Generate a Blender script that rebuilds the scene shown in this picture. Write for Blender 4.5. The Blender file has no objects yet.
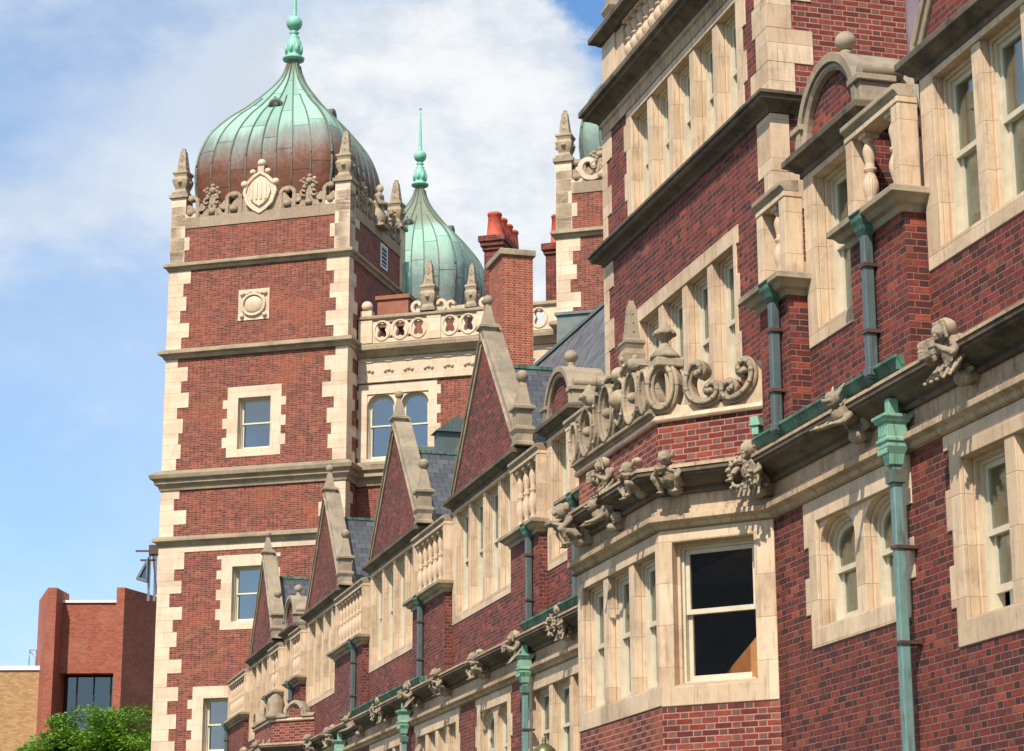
import bpy, bmesh, math, random
from mathutils import Vector, Matrix
from mathutils.geometry import tessellate_polygon
random.seed(7)
PI=math.pi; R=math.radians
scn=bpy.context.scene
C=bpy.data.collections.new("place"); scn.collection.children.link(C)

# ------------------------------------------------------------------ frames (plan axes of the two building lines)
class Frame:
    def __init__(s,az,o):
        a=R(az); s.x=Vector((math.sin(a),math.cos(a),0)); s.y=Vector((-s.x.y,s.x.x,0)); s.o=Vector(o); s.rz=math.atan2(s.x.y,s.x.x)
FA=Frame(164.2991,(8.905,2.503,0))     # residence front: x runs along the wall towards the camera, y into the wall
TA=Frame(106.2197,(-5.93,77.17,0))     # gate towers and the range between them
WF=Frame(90,(0,0,0))                   # world axes

# ------------------------------------------------------------------ node helpers
def newmat(name):
    m=bpy.data.materials.new(name); m.use_nodes=True
    nt=m.node_tree; b=nt.nodes['Principled BSDF']; return m,nt,b
class NT:
    def __init__(s,nt): s.nt=nt
    def n(s,t,**k):
        x=s.nt.nodes.new(t)
        for a,b in k.items():
            if a in('operation','data_type','blend_type','noise_dimensions','feature','distance','musgrave_type','wave_type','bands_direction','interpolation_type','clamp','use_clamp','white_dimensions'): 
                try: setattr(x,'noise_dimensions' if a=='white_dimensions' else a,b)
                except Exception: pass
            else: x.inputs[a if not a.startswith('i') or not a[1:].isdigit() else int(a[1:])].default_value=b
        return x
    def l(s,a,b): s.nt.links.new(a,b)
    def math(s,op,a,b=None,c=None,clamp=False):
        x=s.nt.nodes.new('ShaderNodeMath'); x.operation=op; x.use_clamp=clamp
        for i,v in enumerate((a,b,c)):
            if v is None: continue
            if hasattr(v,'is_linked'): s.l(v,x.inputs[i])
            else: x.inputs[i].default_value=v
        return x.outputs[0]
    def mix(s,f,a,b,bt='MIX'):
        x=s.nt.nodes.new('ShaderNodeMix'); x.data_type='RGBA'; x.blend_type=bt
        for i,v in ((0,f),(6,a),(7,b)):
            if hasattr(v,'is_linked'): s.l(v,x.inputs[i])
            elif i==0: x.inputs[0].default_value=v
            else: x.inputs[i].default_value=(*v,1) if len(v)==3 else v
        return x.outputs[2]
    def ramp(s,f,stops,interp='LINEAR'):
        x=s.nt.nodes.new('ShaderNodeValToRGB'); x.color_ramp.interpolation=interp
        e=x.color_ramp.elements
        while len(e)<len(stops): e.new(.5)
        for i,(p,c) in enumerate(stops): e[i].position=p; e[i].color=(*c,1) if not isinstance(c,(int,float)) else (c,c,c,1)
        s.l(f,x.inputs[0]); return x.outputs[0]
    def noise(s,vec,scale,detail=4,rough=.55,out=0):
        x=s.nt.nodes.new('ShaderNodeTexNoise'); x.inputs['Scale'].default_value=scale; x.inputs['Detail'].default_value=detail; x.inputs['Roughness'].default_value=rough
        if vec is not None: s.l(vec,x.inputs['Vector'])
        return x.outputs[out]
    def step(s,v,a,b):
        x=s.nt.nodes.new('ShaderNodeMapRange'); x.interpolation_type='SMOOTHSTEP'
        s.l(v,x.inputs[0]); x.inputs[1].default_value=a; x.inputs[2].default_value=b; return x.outputs[0]
    def comb(s,x,y,z=0):
        c=s.nt.nodes.new('ShaderNodeCombineXYZ')
        for i,v in enumerate((x,y,z)):
            if hasattr(v,'is_linked'): s.l(v,c.inputs[i])
            else: c.inputs[i].default_value=v
        return c.outputs[0]
    def white(s,vec):
        w=s.nt.nodes.new('ShaderNodeTexWhiteNoise'); w.noise_dimensions='3D'; s.l(vec,w.inputs[0]); return w.outputs[0]
    def bump(s,h,dist,strength=1.0,normal=None):
        b=s.nt.nodes.new('ShaderNodeBump'); b.inputs['Distance'].default_value=dist; b.inputs['Strength'].default_value=strength
        s.l(h,b.inputs['Height'])
        if normal is not None: s.l(normal,b.inputs['Normal'])
        return b.outputs[0]
    def uvxy(s):
        u=s.nt.nodes.new('ShaderNodeUVMap'); u.uv_map='UVMap'
        p=s.nt.nodes.new('ShaderNodeSeparateXYZ'); s.l(u.outputs[0],p.inputs[0]); return p.outputs[0],p.outputs[1],u.outputs[0]
    def obj(s):
        t=s.nt.nodes.new('ShaderNodeTexCoord'); return t.outputs['Object']
    def nz(s):
        g=s.nt.nodes.new('ShaderNodeNewGeometry'); p=s.nt.nodes.new('ShaderNodeSeparateXYZ'); s.l(g.outputs['True Normal'],p.inputs[0]); return p.outputs[2]

def brick_mat(name,stretch,header,mortar,patch=None,patch_amt=.5,flemish=True,P=.315,H=.0677,seed=0,mw=.0055,dark=.3,grime=None):
    """Flemish bond: long red stretchers and short headers in every course, per-brick colour, recessed mortar."""
    m,nt,b=newmat(name); N=NT(nt); u,v,uv=N.uvxy()
    row=N.math('FLOOR',N.math('DIVIDE',v,H))
    fz=N.math('FRACT',N.math('DIVIDE',v,H))
    off=N.math('MULTIPLY',N.math('MODULO',N.math('ABSOLUTE',row),2.0),.5)
    q=N.math('ADD',N.math('DIVIDE',u,P),off)
    ci=N.math('FLOOR',q); fr=N.math('FRACT',q)
    split=.667 if flemish else 1.0
    ish=N.math('GREATER_THAN',fr,split)
    lo=N.math('MULTIPLY',ish,split)
    hi=N.math('ADD',split,N.math('MULTIPLY',ish,1-split)) if flemish else 1.0
    d1=N.math('MULTIPLY',N.math('SUBTRACT',fr,lo),P)
    d2=N.math('MULTIPLY',N.math('SUBTRACT',hi,fr),P)
    d3=N.math('MULTIPLY',fz,H); d4=N.math('MULTIPLY',N.math('SUBTRACT',1.0,fz),H)
    d=N.math('MINIMUM',N.math('MINIMUM',d1,d2),N.math('MINIMUM',d3,d4))
    wob=N.math('MULTIPLY',N.math('SUBTRACT',N.noise(uv,45,3),.5),.010)
    d=N.math('ADD',d,wob)
    mask=N.step(d,mw-.002,mw+.002)
    idv=N.comb(N.math('ADD',N.math('MULTIPLY',ci,2.0),N.math('ADD',ish,seed)),row,seed)
    rnd=N.white(idv); 
    cs=N.ramp(rnd,stretch); ch=N.ramp(rnd,header)
    col=N.mix(ish,cs,ch)
    big=N.noise(uv,.55,3,.6)
    if patch: col=N.mix(N.math('MULTIPLY',N.step(big,.5,.68),patch_amt),col,patch)
    col=N.mix(N.math('MULTIPLY',N.step(N.noise(uv,2.3,3),.45,.75),dark),col,(.05,.022,.022))
    fine=N.noise(uv,90,4,.7)
    med=N.noise(N.comb(u,N.math('MULTIPLY',v,2.2)),13,4,.7)
    col=N.mix(.8,col,N.ramp(med,[(.3,(.5,.45,.47)),(.55,(.95,.95,.95)),(.75,(1.25,1.2,1.15))]),'MULTIPLY')
    col=N.mix(.35,col,N.ramp(fine,[(.3,(.45,.4,.4)),(.7,(1,1,1))]),'MULTIPLY')
    mort=N.mix(N.step(N.noise(uv,3.1,3),.35,.7),mortar,tuple(c*.62 for c in mortar))
    out=N.mix(mask,mort,col)
    if grime:
        st=N.noise(N.comb(N.math('MULTIPLY',u,3.0),N.math('MULTIPLY',v,.35)),1.4,3)
        out=N.mix(N.math('MULTIPLY',N.step(st,.55,.75),grime),out,(.035,.02,.02))
    N.l(out,b.inputs['Base Color']); b.inputs['Roughness'].default_value=.85
    h=N.math('ADD',mask,N.math('MULTIPLY',fine,.35))
    N.l(N.bump(h,.006,.9),b.inputs['Normal']); return m

BR_S=[(0,(.055,.014,.014)),(.28,(.115,.020,.017)),(.6,(.19,.026,.018)),(.88,(.25,.042,.028)),(1,(.36,.075,.04))]
BR_H=[(0,(.045,.017,.019)),(.4,(.09,.023,.021)),(.75,(.14,.036,.028)),(1,(.2,.07,.045))]
brick_res=brick_mat('residence_brick',BR_S,BR_H,(.29,.12,.085),(.34,.06,.028),.4,dark=.3,grime=.25)
brick_far=brick_mat('far_residence_brick',[(p,tuple(c*1.0 for c in k)) for p,k in BR_S],BR_H,(.29,.125,.09),(.36,.08,.035),.35,seed=5,dark=.4,grime=.4)
BT_S=[(0,(.11,.022,.018)),(.35,(.20,.036,.024)),(.7,(.28,.052,.03)),(1,(.42,.095,.045))]
brick_tower=brick_mat('tower_brick',BT_S,[(0,(.06,.022,.025)),(.5,(.15,.04,.034)),(1,(.3,.09,.06))],(.42,.21,.14),(.42,.09,.035),.5,seed=9,dark=.25,mw=.007,grime=.3)
brick_parapet=brick_mat('orange_parapet_brick',[(0,(.22,.04,.025)),(.5,(.42,.085,.035)),(1,(.55,.15,.06))],[(0,(.05,.02,.02)),(.6,(.2,.06,.04)),(1,(.35,.1,.05))],(.42,.24,.17),(.5,.12,.04),.5,seed=3,dark=.3)
brick_stack=brick_mat('chimney_brick',[(0,(.34,.045,.022)),(.6,(.50,.075,.03)),(1,(.55,.11,.045))],[(0,(.09,.07,.06)),(1,(.16,.12,.09))],(.58,.30,.19),None,0,seed=2,dark=.05,mw=.006)
brick_bay=brick_mat('bay_brick',BR_S[1:],[(0,(.11,.05,.045)),(1,(.25,.11,.08))],(.46,.20,.14),(.48,.13,.055),.4,seed=11,dark=.2,mw=.007)
brick_modern=brick_mat('modern_brick',[(0,(.30,.065,.035)),(1,(.50,.13,.07))],[(0,(.30,.065,.035)),(1,(.5,.13,.07))],(.4,.19,.13),(.55,.22,.14),.4,flemish=False,P=.22,seed=4,dark=.1)
brick_tan=brick_mat('tan_brick',[(0,(.42,.24,.1)),(1,(.6,.36,.17))],[(0,(.5,.3,.12)),(1,(.6,.35,.16))],(.5,.33,.18),None,0,flemish=False,P=.3,H=.1,seed=4,dark=.05)

def stone_mat(name,c1,c2,joint=True,soot=.3,sootc=(.07,.055,.045),top=.35,jw=.9,jh=.36,streak=.35,warm=.25,js=.55,crease_shade=0):
    m,nt,b=newmat(name); N=NT(nt); u,v,uv=N.uvxy(); o=N.obj()
    n1=N.noise(o,1.3,4,.6); n2=N.noise(o,14,5,.65); n3=N.noise(o,70,3,.6)
    col=N.mix(N.step(n1,.35,.7),c1,c2)
    row=N.math('FLOOR',N.math('DIVIDE',v,jh)); 
    q=N.math('ADD',N.math('DIVIDE',u,jw),N.math('MULTIPLY',row,.37))
    blk=N.white(N.comb(N.math('FLOOR',q),row,1.0))
    col=N.mix(.75,col,N.ramp(blk,[(0,(.70,.65,.60)),(.5,(.93,.90,.88)),(1,(1.0,.99,.98))]),'MULTIPLY')
    warmn=N.noise(N.comb(N.math('MULTIPLY',u,4.0),N.math('MULTIPLY',v,.6)),1.6,4)
    col=N.mix(N.math('MULTIPLY',N.step(warmn,.52,.75),warm),col,(.46,.24,.10))
    col=N.mix(N.math('MULTIPLY',N.step(n2,.5,.8),.35),col,tuple(k*.55 for k in c1))
    stn=N.noise(N.comb(N.math('MULTIPLY',u,7.0),N.math('MULTIPLY',v,.8)),2.2,5,.65)
    col=N.mix(N.math('MULTIPLY',N.step(stn,.5,.72),streak),col,(.13,.10,.075))
    sn=N.noise(o,2.7,6,.7)
    col=N.mix(N.math('MULTIPLY',N.step(sn,.48,.66),soot),col,sootc)
    up=N.math('MULTIPLY',N.step(N.nz(),.25,.8),top)
    col=N.mix(up,col,(.12,.11,.09))
    if crease_shade:
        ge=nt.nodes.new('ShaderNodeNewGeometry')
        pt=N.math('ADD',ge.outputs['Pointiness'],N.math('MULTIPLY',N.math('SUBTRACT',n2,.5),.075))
        col=N.mix(N.math('MULTIPLY',N.math('SUBTRACT',1.0,N.step(pt,.42,.51)),crease_shade),col,(.045,.036,.03))  # shade in creases put into the colour where pointiness is low
    hgt=n2
    if joint:
        fz=N.math('FRACT',N.math('DIVIDE',v,jh)); fx=N.math('FRACT',q)
        dj=N.math('MINIMUM',N.math('MULTIPLY',N.math('MINIMUM',fz,N.math('SUBTRACT',1.0,fz)),jh),N.math('MULTIPLY',N.math('MINIMUM',fx,N.math('SUBTRACT',1.0,fx)),jw))
        jm=N.step(dj,.002,.006)
        col=N.mix(N.math('MULTIPLY',N.math('SUBTRACT',1.0,jm),js),col,(.22,.17,.12))
        hgt=N.math('ADD',N.math('MULTIPLY',n2,.5),jm)
    N.l(col,b.inputs['Base Color']); b.inputs['Roughness'].default_value=.88
    N.l(N.bump(N.math('ADD',hgt,N.math('MULTIPLY',n3,.4)),.006,.6),b.inputs['Normal']); return m
stone=stone_mat('limestone',(.70,.535,.375),(.60,.44,.30),soot=.24,streak=.42,top=.4,js=.35,warm=.45,jh=.47,crease_shade=.5)
stone_t=stone_mat('tower_limestone',(.75,.60,.45),(.67,.52,.38),soot=.10,streak=.22,top=.45,warm=.2,jw=1.6,jh=.5,js=.25)
stone_c=stone_mat('sooty_shaded_cornice_stone',(.15,.115,.08),(.085,.065,.048),soot=.7,streak=.5,top=.1,joint=False,sootc=(.025,.02,.017))  # soot, plus the shade of the undersides put into the dark colour
stone_f=stone_mat('stained_frieze_stone',(.56,.41,.27),(.42,.30,.20),soot=.45,streak=.8,top=.4,jw=1.2,jh=.9,sootc=(.10,.075,.06))
stone_g=stone_mat('weathered_grey_stone',(.42,.34,.24),(.27,.22,.165),soot=.45,streak=.3,top=.35,joint=False,sootc=(.09,.08,.065),crease_shade=.6)
stone_k=stone_mat('carved_limestone',(.46,.37,.26),(.26,.21,.15),soot=.6,streak=.25,top=.3,joint=False,sootc=(.15,.12,.09),crease_shade=.85)
stone_tc=stone_mat('tower_string_stone',(.44,.35,.235),(.32,.25,.17),soot=.3,streak=.35,top=.5,joint=False)

def copper_mat(name,c1,c2,c3,amt=.4,rough=.6):
    m,nt,b=newmat(name); N=NT(nt); o=N.obj(); u,v,uv=N.uvxy()
    col=N.mix(N.step(N.noise(o,3,5,.6),.35,.7),c1,c2)
    st=N.noise(N.comb(N.math('MULTIPLY',u,6.0),N.math('MULTIPLY',v,.7)),3,5,.65)
    col=N.mix(N.math('MULTIPLY',N.step(st,.5,.68),amt),col,c3)
    N.l(col,b.inputs['Base Color']); b.inputs['Roughness'].default_value=rough; b.inputs['Metallic'].default_value=.15
    N.l(N.bump(N.noise(o,40,3),.003,.4),b.inputs['Normal']); return m
copper=copper_mat('verdigris_copper',(.10,.24,.18),(.04,.09,.07),(.02,.028,.024),.9)
copper_pipe=copper_mat('pipe_copper',(.085,.115,.12),(.10,.145,.145),(.05,.048,.045),.6,.5)
copper_led=copper_mat('leader_copper',(.25,.44,.33),(.17,.35,.26),(.07,.13,.10),.6)
copper_lp=copper_mat('lower_pipe_copper',(.17,.29,.27),(.13,.22,.21),(.07,.055,.05),.75)  # brown patches put the pipe's unlit half into the colour
copper_fin=copper_mat('bright_verdigris',(.25,.56,.43),(.19,.46,.36),(.08,.16,.12),.3)
copper_seam=copper_mat('seam_copper',(.10,.17,.14),(.12,.10,.07),(.05,.04,.03),.4)

def dome_mat(name,zb,zt,brown):
    m,nt,b=newmat(name); N=NT(nt); u,v,uv=N.uvxy(); o=N.obj()
    pan=N.math('FLOOR',u); 
    pr=N.white(N.comb(pan,N.math('FLOOR',N.math('DIVIDE',N.math('ADD',v,N.math('MULTIPLY',N.white(N.comb(pan,3.0,0)),1.9)),1.9)),2.0))
    sep=N.nt.nodes.new('ShaderNodeSeparateXYZ'); N.l(o,sep.inputs[0]); z=v
    streak=N.noise(N.comb(N.math('MULTIPLY',u,1.5),N.math('MULTIPLY',v,.4)),2.0,5,.65)
    t=N.math('ADD',z,N.math('MULTIPLY',N.math('SUBTRACT',streak,.5),1.5))
    t=N.math('ADD',t,N.math('MULTIPLY',N.math('SUBTRACT',pr,.5),.5))
    green=N.mix(pr,(.185,.335,.275),(.285,.455,.375))
    green=N.mix(N.math('MULTIPLY',N.step(streak,.55,.75),.55),green,(.26,.38,.26))
    grey=N.mix(streak,(.13,.18,.17),(.22,.26,.24))
    c=N.mix(N.step(t,zb+.6,zt),grey,green)
    c=N.mix(N.math('MULTIPLY',N.math('SUBTRACT',1.0,N.step(t,zb-.7,zb+.95)),brown),c,N.mix(N.noise(o,5,4),(.09,.03,.018),(.2,.07,.035)))
    tn=N.math('ADD',z,N.math('MULTIPLY',streak,.8))
    c=N.mix(N.math('MULTIPLY',N.step(tn,zb+4.1,zb+5.0),.8),c,(.16,.16,.10))
    fz=N.math('FRACT',N.math('DIVIDE',N.math('ADD',v,N.math('MULTIPLY',N.white(N.comb(pan,3.0,0)),1.9)),1.9))
    ln=N.math('SUBTRACT',1.0,N.step(N.math('MULTIPLY',fz,1.9),.02,.05))
    c=N.mix(N.math('MULTIPLY',ln,.6),c,(.07,.09,.07))
    N.l(c,b.inputs['Base Color']); b.inputs['Roughness'].default_value=.6; b.inputs['Metallic'].default_value=0; b.inputs['Specular IOR Level'].default_value=.35
    hh=N.math('ADD',N.noise(o,1.6,3),N.math('MULTIPLY',ln,-.3))
    N.l(N.bump(N.math('ADD',hh,N.math('MULTIPLY',N.noise(N.comb(N.math('MULTIPLY',u,1.0),v),1.1,2),1.4)),.07,.7),b.inputs['Normal']); return m
dome_m=dome_mat('dome_copper',31.0,32.4,1.0)
dome_m2=dome_mat('rear_dome_copper',29.0,32.2,.15)

def slate_mat(name,c1,c2,H=.2,W=.28):
    m,nt,b=newmat(name); N=NT(nt); u,v,uv=N.uvxy(); o=N.obj()
    row=N.math('FLOOR',N.math('DIVIDE',v,H)); q=N.math('ADD',N.math('DIVIDE',u,W),N.math('MULTIPLY',N.math('MODULO',N.math('ABSOLUTE',row),2.0),.5))
    r=N.white(N.comb(N.math('FLOOR',q),row,0))
    col=N.mix(r,c1,c2)
    fz=N.math('FRACT',N.math('DIVIDE',v,H)); fx=N.math('FRACT',q)
    d=N.math('MINIMUM',N.math('MULTIPLY',fz,H),N.math('MULTIPLY',N.math('MINIMUM',fx,N.math('SUBTRACT',1.0,fx)),W))
    k=N.step(d,.004,.014); col=N.mix(k,(.012,.013,.016),col)
    N.l(col,b.inputs['Base Color']); b.inputs['Roughness'].default_value=.5
    N.l(N.bump(N.math('ADD',N.math('MULTIPLY',N.math('SUBTRACT',1.0,fz),.8),N.math('ADD',N.math('MULTIPLY',r,.4),N.noise(o,30,3))),.012,.7),b.inputs['Normal']); return m
slate=slate_mat('slate',(.04,.042,.05),(.08,.083,.094))
slate_l=slate_mat('main_roof_slate',(.07,.072,.076),(.14,.142,.146),H=.24)

def plain(name,c,rough=.6,var=.25,scale=6,metal=0,bumpd=.002):
    m,nt,b=newmat(name); N=NT(nt); o=N.obj()
    col=N.mix(N.step(N.noise(o,scale,5,.6),.3,.75),c,tuple(k*(1-var) for k in c))
    N.l(col,b.inputs['Base Color']); b.inputs['Roughness'].default_value=rough; b.inputs['Metallic'].default_value=metal
    N.l(N.bump(N.noise(o,50,3),bumpd,.5),b.inputs['Normal']); return m
paint=plain('window_paint',(.60,.53,.40),.45,.15,8)
paint_t=plain('tower_window_paint',(.66,.62,.47),.45,.12,8)
blind=plain('roller_blind',(.62,.60,.50),.8,.1,2)
curtain=plain('light_curtain',(.62,.62,.60),.8,.2,2)
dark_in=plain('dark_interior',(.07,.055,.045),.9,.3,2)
bay_in=plain('bay_room_walls',(.42,.33,.25),.9,.3,2)
wood_in=plain('wooden_furniture',(.55,.24,.08),.5,.3,4)
terracotta=plain('terracotta',(.55,.09,.05),.75,.3,5)
lead=plain('lead_sheet',(.16,.19,.18),.5,.3,3,metal=.2)
rust=plain('rusty_steel',(.11,.05,.035),.7,.5,6)
steel=plain('grey_steel',(.22,.24,.27),.4,.3,5,metal=.5)
white_m=plain('white_coping',(.75,.75,.75),.6,.1)
black_p=plain('dark_louvre',(.02,.02,.025),.6,.2)
lamp_m=plain('bronze_lamp',(.16,.15,.06),.4,.5,9,metal=.4)
brownbox=plain('painted_cabinet',(.30,.10,.05),.6,.25,3)
purple=plain('painted_flashing',(.27,.2,.24),.5,.3,3)
asphalt=plain('asphalt',(.05,.05,.052),.9,.3,3)
grass_m=plain('lawn_ground',(.06,.09,.03),.95,.5,.6,bumpd=.02)
paving=plain('paving',(.28,.26,.23),.85,.25,1)
bark=plain('bark',(.10,.07,.05),.9,.4,8,bumpd=.01)

def glass_mat(name,refl,tint=(.78,.82,.78)):
    m,nt,b=newmat(name); nt.nodes.remove(b); N=NT(nt)
    g=nt.nodes.new('ShaderNodeBsdfGlossy'); g.inputs['Roughness'].default_value=.03; g.inputs['Color'].default_value=(.9,.93,.95,1)
    t=nt.nodes.new('ShaderNodeBsdfTransparent'); t.inputs['Color'].default_value=(*tint,1)
    lw=nt.nodes.new('ShaderNodeLayerWeight'); lw.inputs['Blend'].default_value=.12
    f=N.math('ADD',N.math('MULTIPLY',lw.outputs['Fresnel'],.5),refl,clamp=True)
    mx=nt.nodes.new('ShaderNodeMixShader'); N.l(f,mx.inputs[0]); N.l(t.outputs[0],mx.inputs[1]); N.l(g.outputs[0],mx.inputs[2])
    N.l(N.bump(N.noise(N.obj(),1.2,1),.004,.12),g.inputs['Normal'])
    N.l(mx.outputs[0],nt.nodes['Material Output'].inputs[0]); return m
glass=glass_mat('window_glass',.10)
glass_b=glass_mat('bay_glass',.004,(.9,.88,.84))
glass_t=glass_mat('sky_reflecting_glass',.26,(.4,.45,.45))
glass_d=glass_mat('dark_modern_glass',.12,(.25,.25,.25))

def leaf_mat():
    m,nt,b=newmat('leaves'); N=NT(nt); o=N.obj()
    col=N.ramp(N.noise(o,1.1,4,.6),[(.3,(.05,.12,.01)),(.5,(.12,.25,.018)),(.72,(.22,.38,.03))])
    N.l(col,b.inputs['Base Color']); b.inputs['Roughness'].default_value=.5
    tr=nt.nodes.new('ShaderNodeBsdfTranslucent'); N.l(col,tr.inputs[0])
    mx=nt.nodes.new('ShaderNodeMixShader'); mx.inputs[0].default_value=.3
    N.l(b.outputs[0],mx.inputs[1]); N.l(tr.outputs[0],mx.inputs[2]); N.l(mx.outputs[0],nt.nodes['Material Output'].inputs[0]); return m
leaves=leaf_mat()

# ------------------------------------------------------------------ mesh builder
class MB:
    def __init__(s,xf=None): s.v=[]; s.f=[]; s.sm=[]; s.xf=xf; s.uvs=None
    def add(s,vs,fs,smooth=False):
        n=len(s.v)
        for p in vs: s.v.append(tuple(s.xf(*p)) if s.xf else tuple(p))
        for f in fs: s.f.append([n+i for i in f]); s.sm.append(smooth)
        return s
    def box(s,x0,x1,y0,y1,z0,z1):
        return s.add([(x0,y0,z0),(x1,y0,z0),(x1,y1,z0),(x0,y1,z0),(x0,y0,z1),(x1,y0,z1),(x1,y1,z1),(x0,y1,z1)],
            [(0,3,2,1),(4,5,6,7),(0,1,5,4),(1,2,6,5),(2,3,7,6),(3,0,4,7)])
    def plate(s,outer,holes,y0,y1):
        loops=[outer]+list(holes); flat=[]; 
        for L in loops: flat+=L
        tri=tessellate_polygon([[Vector((a,b,0)) for a,b in L] for L in loops])
        n=len(flat); vs=[(a,y0,b) for a,b in flat]+[(a,y1,b) for a,b in flat]
        fs=[tuple(t) for t in tri]+[tuple(n+i for i in reversed(t)) for t in tri]
        k=0
        for L in loops:
            m=len(L)
            for i in range(m): j=(i+1)%m; fs.append((k+i,k+j,n+k+j,n+k+i))
            k+=m
        return s.add(vs,fs)
    def extr(s,poly,z0,z1):
        n=len(poly); vs=[(a,b,z0) for a,b in poly]+[(a,b,z1) for a,b in poly]
        return s.add(vs,[tuple(range(n))[::-1],tuple(range(n,2*n))]+[(i,(i+1)%n,n+(i+1)%n,n+i) for i in range(n)])
    def sweep(s,path,prof,closed=False):
        """prof = closed polygon of (outward distance, z); path in plan, outward is to the right-hand side (-y for +x)."""
        n=len(path); rings=[]
        for i in range(n):
            P=Vector(path[i]); 
            d0=(Vector(path[i])-Vector(path[i-1])).normalized() if (i>0 or closed) else None
            d1=(Vector(path[(i+1)%n])-Vector(path[i])).normalized() if (i<n-1 or closed) else None
            if d0 is None: d0=d1
            if d1 is None: d1=d0
            n0=Vector((d0.y,-d0.x)); n1=Vector((d1.y,-d1.x)); m=(n0+n1)
            m=m/ max(.2,(1+n0.dot(n1)))
            rings.append([(P.x+m.x*d,P.y+m.y*d,z) for d,z in prof])
        k=len(prof); vs=[p for r in rings for p in r]; fs=[]
        for i in range(n if closed else n-1):
            a=i*k; b=((i+1)%n)*k
            for j in range(k): fs.append((a+j,a+(j+1)%k,b+(j+1)%k,b+j))
        if not closed: fs+= [tuple(range(k))[::-1],tuple(range((n-1)*k,n*k))]
        return s.add(vs,fs)
    def lathe(s,cx,cy,prof,n=16,smooth=True,sq=0,rot=0):
        """prof list of (r,z). sq>0 gives a square plan (superellipse)."""
        vs=[];fs=[]
        for r,z in prof:
            for i in range(n):
                a=2*PI*i/n+rot
                ca,sa=math.cos(a),math.sin(a)
                k=1.0
                if sq: k=(abs(ca)**sq+abs(sa)**sq)**(-1/sq)
                vs.append((cx+r*k*ca,cy+r*k*sa,z))
        for j in range(len(prof)-1):
            for i in range(n): fs.append((j*n+i,j*n+(i+1)%n,(j+1)*n+(i+1)%n,(j+1)*n+i))
        fs.append(tuple(range(n))[::-1]); fs.append(tuple(range((len(prof)-1)*n,len(prof)*n)))
        return s.add(vs,fs,smooth)
    def sq_lathe(s,cx,cy,prof):   # square plan stacked profile (half-width,z), flat sided
        vs=[];fs=[]
        for r,z in prof: vs+=[(cx-r,cy-r,z),(cx+r,cy-r,z),(cx+r,cy+r,z),(cx-r,cy+r,z)]
        m=len(prof)
        for j in range(m-1):
            for i in range(4): fs.append((j*4+i,j*4+(i+1)%4,(j+1)*4+(i+1)%4,(j+1)*4+i))
        fs+=[(3,2,1,0),tuple(range((m-1)*4,m*4))]
        return s.add(vs,fs)
    def ball(s,c,r,n=14,rx=None):
        rx=rx or (r,r,r); m=n//2+2; vs=[];fs=[]
        for j in range(1,m):
            t=PI*j/m
            for i in range(n):
                a=2*PI*i/n; vs.append((c[0]+rx[0]*math.sin(t)*math.cos(a),c[1]+rx[1]*math.sin(t)*math.sin(a),c[2]+rx[2]*math.cos(t)))
        vs+=[(c[0],c[1],c[2]+rx[2]),(c[0],c[1],c[2]-rx[2])]; T=len(vs)-2
        for j in range(m-2):
            for i in range(n): fs.append((j*n+i,j*n+(i+1)%n,(j+1)*n+(i+1)%n,(j+1)*n+i))
        for i in range(n): fs.append((T,(i+1)%n,i)); fs.append((T+1,(m-2)*n+i,(m-2)*n+(i+1)%n))
        return s.add(vs,fs,True)
    def tube(s,pts,r,n=10,smooth=True):
        pts=[Vector(p) for p in pts]; vs=[];fs=[]; m=len(pts)
        rs=r if isinstance(r,(list,tuple)) else [r]*m
        up=Vector((0,0,1))
        for i,p in enumerate(pts):
            t=(pts[min(i+1,m-1)]-pts[max(i-1,0)]).normalized()
            a=t.cross(up); 
            if a.length<.1: a=t.cross(Vector((0,1,0)))
            a.normalize(); b=t.cross(a)
            for k in range(n):
                g=2*PI*k/n; vs.append(tuple(p+a*(rs[i]*math.cos(g))+b*(rs[i]*math.sin(g))))
        for j in range(m-1):
            for i in range(n): fs.append((j*n+i,j*n+(i+1)%n,(j+1)*n+(i+1)%n,(j+1)*n+i))
        fs+=[tuple(range(n))[::-1],tuple(range((m-1)*n,m*n))]
        return s.add(vs,fs,smooth)
    def stroke(s,pts,w,y0,y1,taper=None,chamf=.25):
        """ribbon in the x-z plane with thickness in y and chamfered front edges."""
        m=len(pts); vs=[];fs=[]
        for i in range(m):
            a=Vector(pts[max(i-1,0)]); b=Vector(pts[min(i+1,m-1)]); t=(b-a).normalized(); n=Vector((-t.y,t.x))
            k=w*(taper[i] if taper else 1)/2; c=k*chamf; p=Vector(pts[i])
            for dn,y in ((-k,y1),(-k,y0+c),(-k+c,y0),(k-c,y0),(k,y0+c),(k,y1)):
                q=p+n*dn; vs.append((q.x,y,q.y))
        for j in range(m-1):
            for i in range(6): fs.append((j*6+i,j*6+(i+1)%6,(j+1)*6+(i+1)%6,(j+1)*6+i))
        fs+=[(5,4,3,2,1,0),tuple(range((m-1)*6,m*6))]
        return s.add(vs,fs)
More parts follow.
